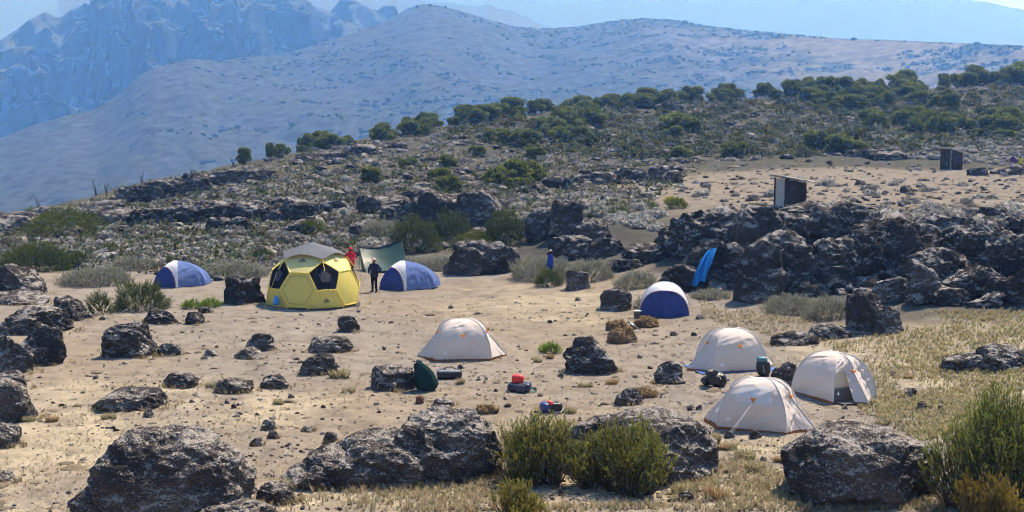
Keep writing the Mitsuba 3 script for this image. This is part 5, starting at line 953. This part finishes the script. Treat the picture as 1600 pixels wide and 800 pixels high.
# blue striped cloth over the lava
top, bot = spot(1108, 452)[0], spot(1096, 447)[0]; base = spot(1100, 452)[0]; sB = F / np.hypot(base[1], CH)
S, U = np.meshgrid(np.linspace(0, 1, 40), np.linspace(0, 1, 30), indexing='ij'); xs = (S - 0.5) * (0.40 + 0.46 * U + 0.08 * np.sin(S * 7 + U * 5)); fold = 0.10 * np.sin(S * 15 + 2.4 * np.sin(U * 4)) * (0.35 + U)
v = np.stack([0.45 - 0.85 * U + xs * 0.9, 0.55 - 0.95 * U ** 1.3 + fold - 0.30 * np.sin(U * math.pi) * 0.5 - xs * 0.3, 1.95 - 1.62 * U ** 1.25 + xs * 0.35 + 0.07 * np.sin(S * 9 + 1) * U], -1).reshape(-1, 3)
stripe = (np.sin(S.ravel() * 44) > 0.25)[:, None]; c = np.where(stripe, [[0.02, 0.10, 0.36]], [[0.035, 0.33, 0.80]])
v = v + 0.09 * (meshkit.fbm(v * 4.5, 3, 6)[:, None] - 0.5) * [1, 1.6, 1]
solo('draped_cloth', (v + base + [-0.05, -0.55, 0.05], grid_faces(40, 30)), 'fabric_bsdf', 'bright blue striped cloth draped over a dark lava lump of the outcrop', 'cloth', smooth=True, color=c)

# ---------------------------------------------------------------- the two board huts
def rim_faces(n, m):
    o = n * m; b = [i for i in range(m)] + [(n - 1) * m + i for i in range(m - 1, -1, -1)]; b2 = b[1:] + b[:1]
    return np.array([[p, r, r + o] for p, r in zip(b, b2)] + [[p, r + o, p + o] for p, r in zip(b, b2)])
def hut(px, py, depth, rz, label, w, h0, h1, pale, group=None):
    key = thing('outhouse', label, 'hut'); d = ray(px, py); k = depth / d[1]; q = np.array([d[0] * k, depth, 0]); q[2] = ground(q[0], q[1]) - 0.05; n = 7; pw = w / n
    def top(x): return h0 + (h1 - h0) * (x / w + 0.5)
    for side in range(4):
        m = 'front_wall' if side == 0 else 'rear_wall' if side == 2 else 'side_wall'; wk = None
        for i in range(n):
            u = -w / 2 + (i + 0.5) * pw; off = w / 2 + 0.012 * ((i * 7 + side) % 3 - 1) * 0.8
            x, y = ((u, -off), (off, u), (u, off), (-off, u))[side]; H = top(x) - 0.02 - 0.03 * ((i * 5 + side) % 3)
            b = box(x, y, H / 2, pw * 0.95 if side % 2 == 0 else 0.025, 0.025 if side % 2 == 0 else pw * 0.95, H)
            white = pale and side == 3 and 1 <= i <= 5
            if white: put(key, 'plank', b, q, rz, 'vc_bsdf', (0.50, 0.47, 0.46), False, 'whitewashed board of the side door')
            else: part(key, 'plank', (to_world(b[0], q, rz), b[1]), 'wood_bsdf')
    for sx in (-1, 1):
        for sy in (-1, 1): b = box(sx * (w / 2 - 0.03), sy * (w / 2 - 0.03), top(sx * w / 2) / 2 - 0.02, 0.09, 0.09, top(sx * w / 2) - 0.04); part(key, 'post', (to_world(b[0], q, rz), b[1]), 'wood_bsdf')
    if not pale: b = box(-w / 2 + 0.02, -w / 2 - 0.03, h0 / 2 - 0.03, 0.07, 0.04, h0 - 0.1); put(key, 'corner_board', b, q, rz, 'vc_bsdf', (0.33, 0.32, 0.31), False, 'pale corner board')
    ang = math.atan2(h1 - h0, w)
    for i in range(3):
        x = (i - 1) * (w + 0.85) / 3; nx = 14; g = np.linspace(-1, 1, nx); X, Y = np.meshgrid(np.linspace(-1, 1, 2), np.linspace(-1, 1, 41), indexing='ij'); wv = 0.018 * np.sin(Y * 40)
        lo = np.stack([x + X * (w + 1.0) / 6, Y * (w / 2 + 0.22), top(0) + 0.05 + (x + X * (w + 1.0) / 6) * math.tan(ang) + wv + 0.012 * i], -1)
        v = np.vstack([lo.reshape(-1, 3), lo.reshape(-1, 3) + [0, 0, 0.05]]); f = grid_faces(2, 41); put(key, 'roof_sheet', (v, np.vstack([f, f + len(v) // 2, rim_faces(2, 41)])), q, rz, 'satin_bsdf', (0.58, 0.58, 0.57), True)
    return key
hut(1234, 333, 84.0, math.radians(20 - math.degrees(math.atan(434 / F)) * 0), 'nearer board hut with a whitewashed side and sloping tin roof behind the outcrop', 1.36, 2.25, 1.98, True)
hut(1486, 265, 151.0, math.radians(24), 'far dark board hut with a sloping tin roof on the bare plateau', 1.6, 2.30, 1.90, False)
